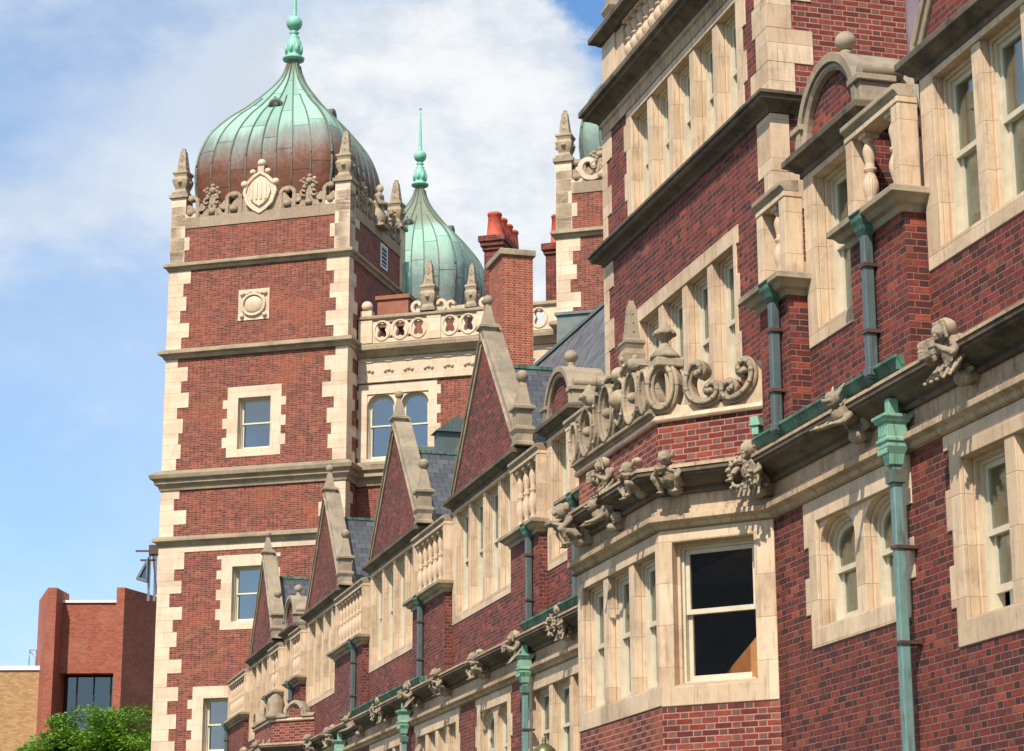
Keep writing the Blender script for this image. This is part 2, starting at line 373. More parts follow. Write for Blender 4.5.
    def mesh(s,name,off=(0,0,0),uvmode=None):
        me=bpy.data.meshes.new(name)
        me.from_pydata([(a-off[0],b-off[1],c-off[2]) for a,b,c in s.v],[],s.f); me.update()
        bm=bmesh.new(); bm.from_mesh(me)
        if not uvmode: bmesh.ops.recalc_face_normals(bm,faces=bm.faces)
        uvl=bm.loops.layers.uv.new('UVMap')
        if uvmode:
            for fi,f in enumerate(bm.faces):
                for li,l in enumerate(f.loops): l[uvl].uv=s.uvs[fi][li]
        else:
            for f in bm.faces:
                n=f.normal
                if abs(n.z)>.92:
                    for l in f.loops: l[uvl].uv=(l.vert.co.x+off[0],l.vert.co.y+off[1])
                else:
                    t=Vector((-n.y,n.x)).normalized(); k=1/math.sqrt(max(.02,1-n.z*n.z))
                    for l in f.loops:
                        c=l.vert.co; l[uvl].uv=((c.x+off[0])*t.x+(c.y+off[1])*t.y,(c.z+off[2])*k)
        for f in bm.faces: f.smooth=False
        bm.to_mesh(me); bm.free()
        for i,p in enumerate(me.polygons): p.use_smooth=s.sm[i]
        return me

ABS={}
def root(name,label,cat,frame,base,group=None,kind=None):
    o=bpy.data.objects.new(name,None); C.objects.link(o); o.empty_display_size=.5
    o.location=frame.o+frame.x*base[0]+frame.y*base[1]+Vector((0,0,base[2])); o.rotation_euler=(0,0,frame.rz)
    if kind: o['kind']=kind
    else: o['label']=label; o['category']=cat
    if group: o['group']=group
    ABS[o.name]=Vector(base); return o
def part(name,mb,mat,parent,at=None,rz=0,bevel=0,label=None,off=None,kind=None):
    """mb: MB or an existing mesh; vertex coordinates are those of the frame unless at= is given."""
    pa=ABS[parent.name]
    if isinstance(mb,MB):
        me=mb.mesh(name,(0,0,0) if at is not None else tuple(pa)); me.materials.append(mat)
    else: me=mb
    o=bpy.data.objects.new(name,me); C.objects.link(o); o.parent=parent
    if at is not None: o.location=Vector(at)-pa; o.rotation_euler=(0,0,rz); ABS[o.name]=Vector(at)
    else: ABS[o.name]=pa.copy()
    if bevel:
        b=o.modifiers.new('b','BEVEL'); b.width=bevel; b.segments=2; b.limit_method='ANGLE'; b.angle_limit=R(40)
    if label: o['label']=label
    if kind: o['kind']=kind
    return o
def shared(mb,mat,name): me=mb.mesh(name); me.materials.append(mat); return me
def face(px,py,tx,ty):
    L=math.hypot(tx,ty); tx/=L; ty/=L
    return lambda u,d,z:(px+tx*u-ty*d,py+ty*u+tx*d,z)
def rect(x0,x1,z0,z1): return [(x0,z0),(x1,z0),(x1,z1),(x0,z1)]
def arch(x0,x1,z0,zs,rise,n=14,p=2.3):
    c=(x0+x1)/2; a=(x1-x0)/2; pts=[(x0,z0),(x1,z0)]
    for i in range(n+1):
        t=PI*i/n; ct,st=math.cos(t),math.sin(t)
        pts.append((c+a*math.copysign(abs(ct)**(2/p),ct),zs+rise*abs(st)**(2/p)))
    return pts
def teeth(x,sgn,z0,z1,short,long_,h=.36,start=0):
    """toothed (quoined) edge going up from z0 to z1"""
    pts=[];z=z0;k=start
    while z<z1-.02:
        zz=min(z+h*(1+.12*math.sin(k*2.3)),z1)
        if z1-zz<.12: zz=z1
        w=long_ if k%2 else short
        pts+=[(x+sgn*w,z),(x+sgn*w,zz)]; z=zz; k+=1
    return pts

# ------------------------------------------------------------------ windows
def window(parent,xf,x0,x1,z0,z1,n=1,room=True,mull=.2,depth=.3,sl=.2,sr=.2,sb=.22,st=.2,tooth=.12,arched=0,sm=None,pm=None,gm=None,bl=.5,name='window',label=None,openlo=False,cur=False,furn=False):
    """stone surround with mullions, moulded reveals, sash frames, glass panes, blinds and a dark room behind. opening x0..x1,z0..z1"""
    sm=sm or stone; pm=pm or paint; gm=gm or glass
    w=(x1-x0-mull*(n-1))/n
    lights=[(x0+i*(w+mull),x0+i*(w+mull)+w) for i in range(n)]
    mb=MB(xf)
    right=teeth(x1+sr,1,z0-sb,z1+st,0,tooth) if tooth else [(x1+sr,z0-sb),(x1+sr,z1+st)]
    left=teeth(x0-sl,-1,z0-sb,z1+st,0,tooth) if tooth else [(x0-sl,z0-sb),(x0-sl,z1+st)]
    outer=right+left[::-1]
    def hole(a,b,e=0):
        if arched: return arch(a+e,b-e,z0+e,z1-arched,arched-e)
        return rect(a+e,b-e,z0+e,z1-e)
    mb.plate(outer,[rect(x0,x1,z0,z1)],-.015,.03)
    holes=[rect(a,b,z0,z1) for a,b in lights]
    mb.plate(rect(x0-sl*.9,x1+sr*.9,z0-sb*.8,z1+st*.8),[hole(a,b) for a,b in lights],.031,depth*.55)
    mb.plate(rect(x0-sl*.9,x1+sr*.9,z0-sb*.8,z1+st*.8),[hole(a,b,.035) for a,b in lights],depth*.55+.001,depth+.14)
    W=part(name,mb,sm,parent,bevel=.008,label=label)
    ms=MB(xf)
    for i in range(n-1):
        a=lights[i][1]; b=lights[i+1][0]
        if not arched:
            part('mullion',MB(xf).plate([(a+.0,z0+.001),(b-.0,z0+.001),(b,z1-.001),(a,z1-.001)],[],.0,.0305),sm,W,bevel=.008)
    # sloping sill
    msil=MB(xf); msil.add([(x0+.001,.001,z0-.02),(x1-.001,.001,z0-.02),(x1-.001,depth-.03,z0-.02),(x0+.001,depth-.03,z0-.02),(x0+.001,.001,z0+.012),(x1-.001,.001,z0+.012),(x1-.001,depth-.03,z0+.06),(x0+.001,depth-.03,z0+.06)],[(0,3,2,1),(4,5,6,7),(0,1,5,4),(1,2,6,5),(2,3,7,6),(3,0,4,7)])
    part('sill',msil,sm,W)
    zm=z0+(z1-z0)*.52; e=.035; t=.05; y=depth-.02
    for a,b in lights:
        a+=e; b-=e; zt=z1-e; zb=z0+.05
        f=MB(xf)
        # outer box frame
        f.plate(rect(a-.02,b+.02,zb-.02,zt+.02),[rect(a+.028,b-.028,zb+.02,zt-.028)],y-.02,y+.13) if not arched else f.plate(arch(a-.02,b+.02,zb-.02,z1-arched,arched-.01),[arch(a+.028,b-.028,zb+.02,z1-arched,arched-.06)],y-.02,y+.13)
        # upper sash
        if arched: f.plate(arch(a+.03,b-.03,zm-.02,z1-arched,arched-.065),[arch(a+.03+t,b-.03-t,zm+.035,z1-arched,arched-.12)],y+.01,y+.05)
        else: f.plate(rect(a+.03,b-.03,zm-.02,zt-.03),[rect(a+.03+t,b-.03-t,zm+.035,zt-.03-t)],y+.01,y+.05)
        # lower sash
        lo=.16 if openlo else 0
        f.plate(rect(a+.03,b-.03,zb+.02+lo,zm+.035+lo*.2),[rect(a+.03+t,b-.03-t,zb+.09+lo,zm-.02)],y+.055,y+.095)
        part('sash_frame',f,pm,W)
        g=MB(xf)
        if arched: g.plate(arch(a+.06,b-.06,zm,z1-arched,arched-.09),[],y+.026,y+.032)
        else: g.plate(rect(a+.06,b-.06,zm,zt-.05),[],y+.026,y+.032)
        g.plate(rect(a+.06,b-.06,zb+.06+lo,zm+.01),[],y+.071,y+.077)
        part('glass_pane',g,gm,W)
        r=random.Random(round(a*100)+round(z0*10)); k=bl*(.75+.5*r.random()) if bl else 0
        if k>0: part('roller_blind',MB(xf).box(a,b,y+.16,y+.165,zt-(zt-zb)*k,zt),blind,W)
        if cur:
            cb=MB(xf); m=14; pts=[]
            for i in range(m+1): pts.append((a+(b-a)*.42*i/m,y+.2+.03*math.sin(i*1.9)))
            for i in range(m):
                (p,q),(p2,q2)=pts[i],pts[i+1]; cb.add([(p,q,zb),(p2,q2,zb),(p2,q2,zt),(p,q,zt)],[(0,1,2,3)])
            part('curtain',cb,curtain,W)
    if not room: return W
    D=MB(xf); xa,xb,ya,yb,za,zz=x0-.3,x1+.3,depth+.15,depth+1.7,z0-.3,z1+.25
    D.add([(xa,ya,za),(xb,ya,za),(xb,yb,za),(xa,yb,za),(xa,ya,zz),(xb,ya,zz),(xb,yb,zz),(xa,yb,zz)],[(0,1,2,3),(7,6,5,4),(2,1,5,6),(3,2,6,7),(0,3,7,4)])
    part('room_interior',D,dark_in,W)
    if False:
        fb=MB(xf); fb.add([(x0+.45,depth+.5,z0+.1),(x1+.1,depth+.5,z0+.1),(x1+.1,depth+.6,z0+.1),(x0+.45,depth+.6,z0+.1),(x0+.45,depth+.5,z0+.42),(x1+.1,depth+.5,z0+.72),(x1+.1,depth+.6,z0+.72),(x0+.45,depth+.6,z0+.42)],[(0,3,2,1),(4,5,6,7),(0,1,5,4),(1,2,6,5),(2,3,7,6),(3,0,4,7)])
        part('bookcase',fb,wood_in,W)
    return W
def whole(x0,x1,z0,z1,sl=.2,sr=.2,sb=.22,st=.2,k=.06): return rect(x0-sl+k,x1+sr-k,z0-sb+k,z1+st-k)

# ------------------------------------------------------------------ shared ornaments (origin at their foot)
def m_pinnacle(h=1.45,grooved=False):
    mb=MB(); k=h/1.45
    mb.sq_lathe(0,0,[(.17*k,0),(.17*k,.05*k),(.145*k,.08*k),(.15*k,.2*k),(.19*k,.28*k),(.19*k,.32*k),(.14*k,.36*k),(.14*k,.62*k),(.2*k,.66*k),(.2*k,.71*k),(.125*k,.75*k),(.065*k,1.12*k),(.05*k,1.16*k)])
    mb.lathe(0,0,[(.045*k,1.14*k),(.06*k,1.17*k),(.045*k,1.19*k)],10)
    mb.ball((0,0,1.29*k),.115*k); return mb
def m_ballfinial(r=.115):
    mb=MB(); mb.lathe(0,0,[(.2,-.05),(.14,.02),(.08,.08),(.055,.13),(.07,.15),(.05,.17)],14); mb.ball((0,0,.17+r*.9),r,18); return mb
def m_apexfinial():
    mb=MB(); mb.sq_lathe(0,0,[(.2,0),(.2,.3),(.27,.34),(.27,.4),(.17,.46),(.075,.9),(.06,.95)]); mb.lathe(0,0,[(.06,.93),(.08,.97),(.05,1.0)],10); mb.ball((0,0,1.1),.135,16); return mb
def m_baluster(h=.95):
    k=h/.95
    mb=MB(); mb.sq_lathe(0,0,[(.095,0),(.095,.06*k)])
    mb.lathe(0,0,[(.08,.06*k),(.085,.09*k),(.06,.11*k),(.05,.13*k),(.075,.2*k),(.1,.3*k),(.095,.36*k),(.06,.46*k),(.055,.48*k),(.08,.5*k),(.08,.53*k),(.055,.55*k),(.06,.6*k),(.085,.72*k),(.08,.76*k),(.055,.82*k),(.05,.84*k),(.075,.86*k),(.08,.89*k)],16)
    mb.sq_lathe(0,0,[(.095,.89*k),(.095,.95*k)]); return mb
def m_obelisk(h=2.3):
    k=h/2.3; mb=MB(); mb.sq_lathe(0,0,[(.3*k,0),(.3*k,.12*k),(.24*k,.18*k),(.2*k,.3*k),(.27*k,.55*k),(.3*k,.75*k),(.24*k,.9*k),(.27*k,1.0*k),(.3*k,1.05*k),(.3*k,1.12*k),(.19*k,1.2*k),(.1*k,2.15*k),(.07*k,2.2*k),(.06*k,2.3*k)])
    for j in range(8):
        a=PI/4+j*PI/4; mb.ball((.27*k*math.cos(a),.27*k*math.sin(a),.62*k),.1*k,8)
    for j in range(4):
        for q in range(3): mb.ball((.17*k*math.cos(j*PI/2)*(1-q*.16),.17*k*math.sin(j*PI/2)*(1-q*.16),(1.4+q*.26)*k),.035*k,6)
    return mb
def m_urn(h=.75):
    k=h/.75; mb=MB(); mb.lathe(0,0,[(.24*k,0),(.25*k,.05*k),(.22*k,.1*k),(.14*k,.2*k),(.1*k,.26*k),(.065*k,.32*k),(.06*k,.36*k),(.1*k,.4*k),(.17*k,.48*k),(.18*k,.53*k),(.15*k,.57*k),(.1*k,.62*k),(.07*k,.67*k),(.03*k,.75*k)],18)
    for j in range(9):
        a=j*2*PI/9; mb.ball((.15*k*math.cos(a),.15*k*math.sin(a),.5*k),.05*k,8)
    return mb
PIN=shared(m_pinnacle(),stone_g,'pinnacle'); BALLF=shared(m_ballfinial(),stone_g,'ball_finial'); APEX=shared(m_apexfinial(),stone_g,'apex_finial')
BAL=shared(m_baluster(),stone,'baluster'); OBT=shared(m_obelisk(2.35),stone_k,'obelisk_pinnacle'); URN=shared(m_urn(),stone_g,'urn_finial')
BALBIG=shared(m_baluster(.85),stone,'baluster')

# ------------------------------------------------------------------ grotesques (small carved figures on the cornice)
def fused(parts,vox=.0105,seed=0):
    """merge overlapping ellipsoids and limbs into one continuous carved surface"""
    mb=MB()
    for p in parts:
        if p[0]=='e': mb.ball(p[1],1,16,p[2])
        elif p[0]=='c': 
            a,b=Vector(p[1]),Vector(p[2]); r0,r1=p[3],p[4]
            for i in range(7):
                t=i/6; c=a.lerp(b,t); mb.ball(tuple(c),r0+(r1-r0)*t,10)
        elif p[0]=='b': mb.box(*p[1])
    me=bpy.data.meshes.new('t'); me.from_pydata(mb.v,[],mb.f); o=bpy.data.objects.new('t',me); C.objects.link(o)
    m=o.modifiers.new('r','REMESH'); m.mode='VOXEL'; m.voxel_size=vox
    dg=bpy.context.evaluated_depsgraph_get(); dg.update(); ev=o.evaluated_get(dg)
    out=bpy.data.meshes.new_from_object(ev); bpy.data.objects.remove(o); bpy.data.meshes.remove(me)
    rr=random.Random(seed)
    from mathutils import noise
    for v in out.vertices: v.co+=v.co.normalized()*(noise.noise(v.co*16)*.012+noise.noise(v.co*50)*.007)
    for p in out.polygons: p.use_smooth=True
    return out
def gro(parts,name,seed=0,mat=None):
    me=fused(parts,seed=seed); me.name=name; me.materials.append(mat or stone_k)
    return me
# outward is -y ; origin on the cornice face
corb=[('e',(0,-.02,-.16),(.13,.13,.10)),('b',(-.1,.1,-.02,.2,-.2,.05))]
def face_(c,r,snout=.0,brow=True):
    x,y,z=c; P=[('e',(x,y,z),(r,r*1.05,r*1.15)),('e',(x,y-r*.98,z-r*.08),(r*.16,r*.3,r*.2)),('e',(x,y-r*.85,z-r*.55),(r*.36,r*.28,r*.13)),('e',(x,y-r*.62,z-r*.85),(r*.38,r*.35,r*.25))]
    for q in (-1,1):
        P+=[('c',(x+q*r*.12,y-r*.92,z+r*.3),(x+q*r*.62,y-r*.7,z+r*.34),r*.13,r*.1),('e',(x+q*r*.5,y-r*.72,z-r*.25),(r*.26,r*.25,r*.24))]
    if snout: P+=[('e',(x,y-r*1.1,z-r*.35),(r*.45,r*snout,r*.36)),('e',(x,y-r*(1.05+snout),z-r*.2),(r*.2,r*.15,r*.14))]
    return P
def hand(c,r=.03,d=(0,-1)):
    return [('c',(c[0]+k*r*.8,c[1],c[2]),(c[0]+k*r*1.2+d[0]*r*2,c[1]+d[1]*r*2,c[2]-r*.6),r*.42,r*.3) for k in (-1.2,-.4,.4,1.2)]+[('e',c,(r*1.2,r,r))]
def limb(a,b,c,r0,r1,r2): return [('c',a,b,r0,r1),('c',b,c,r1,r2)]
corb=[('b',(-.09,.09,-.04,.2,-.24,.05)),('e',(0,-.04,-.2),(.11,.1,.08)),('c',(-.12,-.03,-.13),(.12,-.03,-.13),.03,.03)]
ribs=lambda y,z: [('c',(-.1,y,z+k*.05),(.1,y,z+k*.05),.012,.012) for k in (-1,0,1)]
G1=gro(corb+face_((-.02,-.27,.2),.092,.35)+[('e',(0,-.15,.0),(.125,.11,.17))]+[('e',(q*.1-.02,-.22,.25),(.018,.04,.055)) for q in (-1,1)]+
    limb((.13,-.14,.1),(.19,-.26,-.03),(.05,-.40,.02),.045,.036,.028)+limb((-.13,-.14,.1),(-.19,-.28,-.03),(-.05,-.40,.03),.045,.036,.028)+hand((.05,-.41,.03),.026)+hand((-.05,-.41,.03),.026)+
    [('e',(0,-.43,.02),(.085,.065,.04)),('e',(0,-.43,.05),(.095,.075,.012))]+limb((.1,-.1,-.12),(.18,-.3,-.07),(.11,-.2,-.24),.06,.045,.032)+limb((-.1,-.1,-.12),(-.18,-.3,-.07),(-.11,-.2,-.24),.06,.045,.032)+hand((.11,-.23,-.25),.03)+hand((-.11,-.23,-.25),.03),'grotesque',1)
G2=gro(corb+face_((0,-.27,.22),.08)+[('e',(0,-.15,.04),(.13,.1,.19)),('e',(0,-.2,.27),(.105,.1,.1)),('c',(-.1,-.27,.16),(-.07,-.29,.32),.022,.02),('c',(.1,-.27,.16),(.07,-.29,.32),.022,.02),('c',(-.07,-.29,.32),(.07,-.29,.32),.02,.02)]+
    limb((.14,-.14,.14),(.19,-.27,-.02),(.1,-.40,.05),.05,.045,.028)+limb((-.14,-.14,.14),(-.19,-.27,-.02),(-.1,-.40,.05),.05,.045,.028)+hand((.1,-.41,.05),.024)+hand((-.1,-.41,.05),.024)+
    [('b',(-.13,-.006,-.45,-.42,-.05,.13)),('b',(.006,.13,-.45,-.42,-.05,.13)),('c',(0,-.415,-.05),(0,-.415,.13),.014,.014)]+[('c',(k*.06,-.14,-.02),(k*.09,-.33,-.24),.035,.022) for k in (-2.4,-1.2,0,1.2,2.4)],'grotesque',2)
wr=[('e',(.155*math.cos(a),-.35-.02*math.sin(a*3),-.03+.155*math.sin(a)),(.028,.03,.028)) for a in [i*2*PI/16 for i in range(16)]]+[('e',(.2*math.cos(a),-.35,-.03+.2*math.sin(a)),(.02,.02,.02)) for a in [i*2*PI/11 for i in range(11)]]
G3=gro(corb+face_((0,-.2,.27),.082)+[('e',(0,-.12,.05),(.15,.1,.17))]+[('c',(k*.035,-.12,.36),(k*.06,-.16,.2),.022,.03) for k in (-2,2)]+[('c',(-.06,-.17,.37),(.06,-.17,.37),.025,.025)]+
    limb((.15,-.13,.15),(.21,-.24,.0),(.14,-.34,-.08),.045,.036,.026)+limb((-.15,-.13,.15),(-.21,-.24,.0),(-.14,-.34,-.08),.045,.036,.026)+hand((.14,-.35,-.08),.024)+hand((-.14,-.35,-.08),.024)+[('c',(k*.055,-.14,-.08),(k*.07,-.2,-.26),.03,.02) for k in (-2.2,-1.1,0,1.1,2.2)]+wr,'grotesque',3)
G4=gro(corb+face_((.0,-.36,.15),.082,.6)+[('e',(.0,-.12,.06),(.11,.12,.15)),('e',(.0,-.24,-.0),(.1,.13,.1))]+[('c',(q*.05,-.32,.21),(q*.1,-.26,.34),.03,.008) for q in (-1,1)]+
    limb((.1,-.22,-.02),(.16,-.34,-.1),(.12,-.47,-.15),.05,.035,.025)+limb((-.1,-.22,-.02),(-.16,-.34,-.1),(-.12,-.47,-.15),.05,.035,.025)+hand((.12,-.48,-.15),.03)+hand((-.12,-.48,-.15),.03)+
    [('c',(q*.1,-.06,.14),(q*.2,.0,.33),.035,.02) for q in (-1,1)]+[('c',(q*.2,.0,.33),(q*.24,-.02,.08),.02,.012) for q in (-1,1)]+[('c',(q*.17,-.02,.26),(q*.18,-.05,.04),.018,.012) for q in (-1,1)]+[('e',(q*.13,-.0,-.05),(.06,.1,.09)) for q in (-1,1)],'grotesque',4)
G5=gro(corb+face_((0,-.24,.14),.098,.2)+[('c',(q*.09,-.2,.18),(q*.19,-.17,.25),.035,.012) for q in (-1,1)]+[('e',(0,-.12,-.06),(.15,.12,.12)),('e',(0,-.1,.26),(.1,.08,.06))]+
    limb((.13,-.1,.02),(.2,-.28,.02),(.09,-.33,.04),.045,.036,.028)+limb((-.13,-.1,.02),(-.2,-.28,.02),(-.09,-.33,.04),.045,.036,.028)+hand((.09,-.34,.05),.026)+hand((-.09,-.34,.05),.026)+
    limb((.1,-.12,-.12),(.2,-.3,-.1),(.12,-.25,-.25),.06,.045,.03)+limb((-.1,-.12,-.12),(-.2,-.3,-.1),(-.12,-.25,-.25),.06,.045,.03)+hand((.12,-.28,-.26),.03)+hand((-.12,-.28,-.26),.03),'grotesque',5)
GS=[G1,G2,G3,G4,G5]
STAT=fused([('e',(0,0,.28),(.24,.2,.32)),('e',(0,0,.62),(.19,.16,.26)),('e',(0,0,.85),(.22,.14,.13)),('e',(0,-.02,1.1),(.1,.11,.13)),('c',(.2,0,.85),(.24,-.12,.6),.07,.06),('c',(.24,-.12,.6),(.05,-.22,.62),.055,.05),('c',(-.2,0,.85),(-.24,-.12,.6),.07,.06),('c',(-.24,-.12,.6),(-.05,-.22,.66),.055,.05),('b',(-.3,.3,-.25,.25,-.05,.04))],vox=.03); STAT.materials.append(stone_k)

# ------------------------------------------------------------------ reusable building pieces
def bevelled_label(*a): pass
def cornice_lower(parent,path,dz=0,name_f='frieze'):
    m=MB().sweep(path,[(0,6.24),(.05,6.26),(.07,6.30),(.13,6.33),(.13,6.39),(.05,6.41),(.05,6.46),(0,6.46)]); part('string_course',m,stone_f,parent,bevel=.006)
    m=MB().sweep(path,[(0,6.461),(.012,6.461),(.012,6.63),(0,6.63)]); part('frieze',m,stone_f,parent)
    m=MB().sweep(path,[(0,6.631),(.05,6.631),(.07,6.66),(.05,6.69),(.10,6.71),(.17,6.76),(.24,6.79),(.26,6.80),(.26,6.82),(.29,6.83),(.29,6.88),(.02,6.88),(.0,6.95)]); part('cornice_fillet',MB().sweep(path,[(.05,6.882),(.305,6.882),(.305,6.915),(.28,6.93),(.05,6.95)]),stone_f,parent); part('cornice',m,stone_c,parent,bevel=.006)
def gutter(parent,x0,x1,y0,end=True):
    mb=MB(); mb.sweep([(x0,y0),(x1,y0)],[(.02,6.93),(.2,6.93),(.26,6.98),(.30,7.05),(.32,7.055),(.32,7.085),(.29,7.085),(.25,7.0),(.2,6.96),(.02,6.96)])
    mb.box(x1-.02,x1,y0-.3,y0-.02,6.94,7.08); part('gutter',mb,copper,parent)
def downpipe(parent,x,y,z0,z1,w=.12,head=True,mat=None,bracket=True):
    mb=MB(); mb.box(x-w/2,x+w/2,y-w/2,y+w/2,z0,z1)
    mb.box(x-w/2-.012,x+w/2+.012,y-w/2-.012,y+w/2+.012,z0+.02,z0+.1)
    P=part('downpipe',mb,mat or copper_pipe,parent,bevel=.012)
    for zz in (z0+.45,z1-.5): part('bracket',MB().box(x-w/2-.02,x+w/2+.02,y-w/2-.015,y+w/2+.12,zz,zz+.035),rust,P)
    if head:
        h=MB(); h.sq_lathe(x,y,[(.05,z1-.18),(.08,z1-.12),(.09,z1-.08),(.11,z1-.03),(.11,z1+.03),(.125,z1+.04),(.125,z1+.06)]); part('hopper',h,copper,P,bevel=.005)
    return P
def leader(parent,x,y0,zb=0.2):
    """ornamental copper leader head under the cornice with its pipe down the lower wall"""
    y=y0-.17
    mb=MB(); mb.sq_lathe(x,y,[(.048,zb),(.048,6.12)]); P=part('downpipe',mb,copper_lp,parent,bevel=.012)
    for zz in (4.4,5.3): part('bracket',MB().box(x-.065,x+.065,y-.06,y+.16,zz,zz+.03),rust,P)
    part('pipe_collar',MB().box(x-.075,x+.075,y-.075,y+.075,5.93,6.05),copper_seam,P)
    h=MB(); h.sq_lathe(x,y-.01,[(.065,6.1),(.08,6.2),(.11,6.27),(.11,6.31),(.125,6.32),(.125,6.35),(.105,6.36),(.105,6.5),(.125,6.51),(.135,6.54),(.15,6.55),(.15,6.58),(.05,6.59),(.05,6.75)])
    for s_ in (-1,1):
        for k in (-1,0,1): h.box(x+k*.06-.01,x+k*.06+.01,y-.01+s_*.105-.012,y-.01+s_*.105+.012,6.38,6.48)
    for k in range(5): h.box(x-.1+k*.042,x-.08+k*.042,y-.135,y-.11,6.2,6.25)
    part('leader_head',h,copper_led,P,bevel=.005)
def gable(parent,x0,x1,y0,zs,zl,zc,apex,n=4,bmat=None,nb=1.0,pin=True,blinds=.0):
    bm_=bmat or brick_far; c=(x0+x1)/2
    # stone framed window band
    W=window(parent,lambda u,d,z:(u,y0+d,z),x0+.32,x1-.3,zs+.17,zl,n=n,mull=.17,depth=.17,sl=.28,sr=.26,sb=.17,st=zc-zl-.18,tooth=.0,bl=.7)
    G=part('gable',MB().plate([(x0+.12,zc+.001),(x1-.12,zc+.001),(c,apex-.35)],[],y0+.0,y0+.3),bm_,parent)
    part('gable_cornice',MB().sweep([(x0,y0+.3),(x0,y0),(x1,y0),(x1,y0+.3)],[(0,zl+.07),(.03,zl+.07),(.03,zl+.13),(.07,zl+.15),(.13,zc-.12),(.17,zc-.1),(.17,zc-.03),(.13,zc),(0,zc+.03)]),stone_c,parent,bevel=.006)
    # raking coping: a slab with real depth
    th=.17; dx=c-x0; sl=(apex-zc)/dx; L=math.hypot(1,sl)
    ox=th*sl/L; oz=th/L
    cp=MB()
    for s in (-1,1):
        xb=c+s*dx; 
        cp.plate([(xb-s*.12,zc+.02),(xb+s*.07,zc+.02),(xb+s*.07,zc+.16),(c+s*.0,apex+.02),(c,apex-.34)] if s<0 else [(c,apex-.34),(c,apex+.02),(xb+s*.07,zc+.16),(xb+s*.07,zc+.02),(xb-s*.12,zc+.02)],[],y0-.04,y0+.34)
    part('coping',cp,stone_g,G,bevel=.015)
    rid=MB(); rid.tube([(c-dx*.97,y0-.055,zc+.1),(c,y0-.055,apex-.16),(c+dx*.97,y0-.055,zc+.1)],.03,6,False); part('coping_moulding',rid,stone_g,G)
    part('apex_finial',APEX,None,G,at=(c,y0+.08,apex-.32)).scale=(.72,.72,.76)
    if pin: part('pinnacle',PIN,None,G,at=(x1+.12,y0+.04,zc+.02))
    # roof behind the gable
    rz=apex-.78; yb=y0+4.2; h=dx+.05
    rf=MB(); sl2=(rz-(zc-.15))/dx
    rf.add([(c,y0+.3,rz),(c,yb,rz),(c+h,yb,rz-sl2*h),(c+h,y0+.3,rz-sl2*h),(c-h,yb,rz-sl2*h),(c-h,y0+.3,rz-sl2*h),
            (c,y0+.3,rz-.1),(c,yb,rz-.1),(c+h,yb,rz-sl2*h-.1),(c+h,y0+.3,rz-sl2*h-.1),(c-h,yb,rz-sl2*h-.1),(c-h,y0+.3,rz-sl2*h-.1)],
           [(0,1,2,3),(0,5,4,1),(6,9,8,7),(6,7,10,11),(3,2,8,9),(5,11,10,4),(0,3,9,6),(0,6,11,5),(1,7,8,2),(1,4,10,7)])
    RF=part('gable_roof',rf,slate,parent)
    part('ridge_cap',MB().box(c-.06,c+.06,y0+.42,yb,rz-.03,rz+.035),copper,RF)
def dormer(parent,x0,x1,y0,zs,zl,zc,bmat):
    c=(x0+x1)/2; r=(x1-x0)/2-.06
    window(parent,lambda u,d,z:(u,y0+d,z),x0+.28,x1-.26,zs+.17,zl,n=1,depth=.22,sl=.26,sr=.24,sb=.17,st=zc-zl-.18,tooth=0,bl=.8)
    D=part('dormer',MB().plate([(c-r+.1,zc+.03)]+[(c+(r-.1)*math.cos(a),zc+.06+(r-.1)*math.sin(a)) for a in [i*PI/16 for i in range(17)]][0:17]+[(c-r+.1,zc+.03)][:0],[],y0+.03,y0+.25),bmat,parent)
    part('dormer_cornice',MB().sweep([(x0,y0+.5),(x0,y0),(x1,y0),(x1,y0+.5)],[(0,zl+.07),(.03,zl+.07),(.03,zl+.13),(.07,zl+.15),(.14,zc-.12),(.18,zc-.1),(.18,zc-.03),(.14,zc),(0,zc+.03)]),stone_c,parent,bevel=.006)
    N_=24; prof=[(r-.13,-.0),(r-.13,-.03),(r-.09,-.06),(r-.05,-.04),(r-.05,-.08),(r+.05,-.08),(r+.05,.62),(r-.13,.62)]
    vs=[];fs=[]
    for i in range(N_+1):
        a=PI*i/N_; vs+=[(c+q*math.cos(a),y0+y,zc+.03+q*1.02*math.sin(a)) for q,y in prof]
    k=len(prof)
    for i in range(N_):
        for j in range(k): fs.append((i*k+j,i*k+(j+1)%k,(i+1)*k+(j+1)%k,(i+1)*k+j))
    fs+=[tuple(range(k))[::-1],tuple(range(N_*k,N_*k+k))]
    part('arched_pediment',MB().add(vs,fs),stone_g,D,bevel=.006)
    part('ball_finial',BALLF,None,D,at=(c,y0+.2,zc+.03+r))
    for s in (-1,1):
        ped=MB(); xx=c+s*(r+.02); ped.box(xx-.1,xx+.1,y0-.06,y0+.3,zc+.02,zc+.24); ped.box(xx-.14,xx+.14,y0-.1,y0+.34,zc+.24,zc+.31)
        ped.tube([(xx+s*.02,y0-.02,zc+.39),(xx+s*.02,y0+.45,zc+.39)],.09,12)
        part('pedestal',ped,stone_g,D,bevel=.01)
    rf=MB(); rf.tube([(c,y0+.62,zc-.05),(c,y0+2.6,zc-.05)],r-.02,20); part('dormer_roof',rf,lead,D)
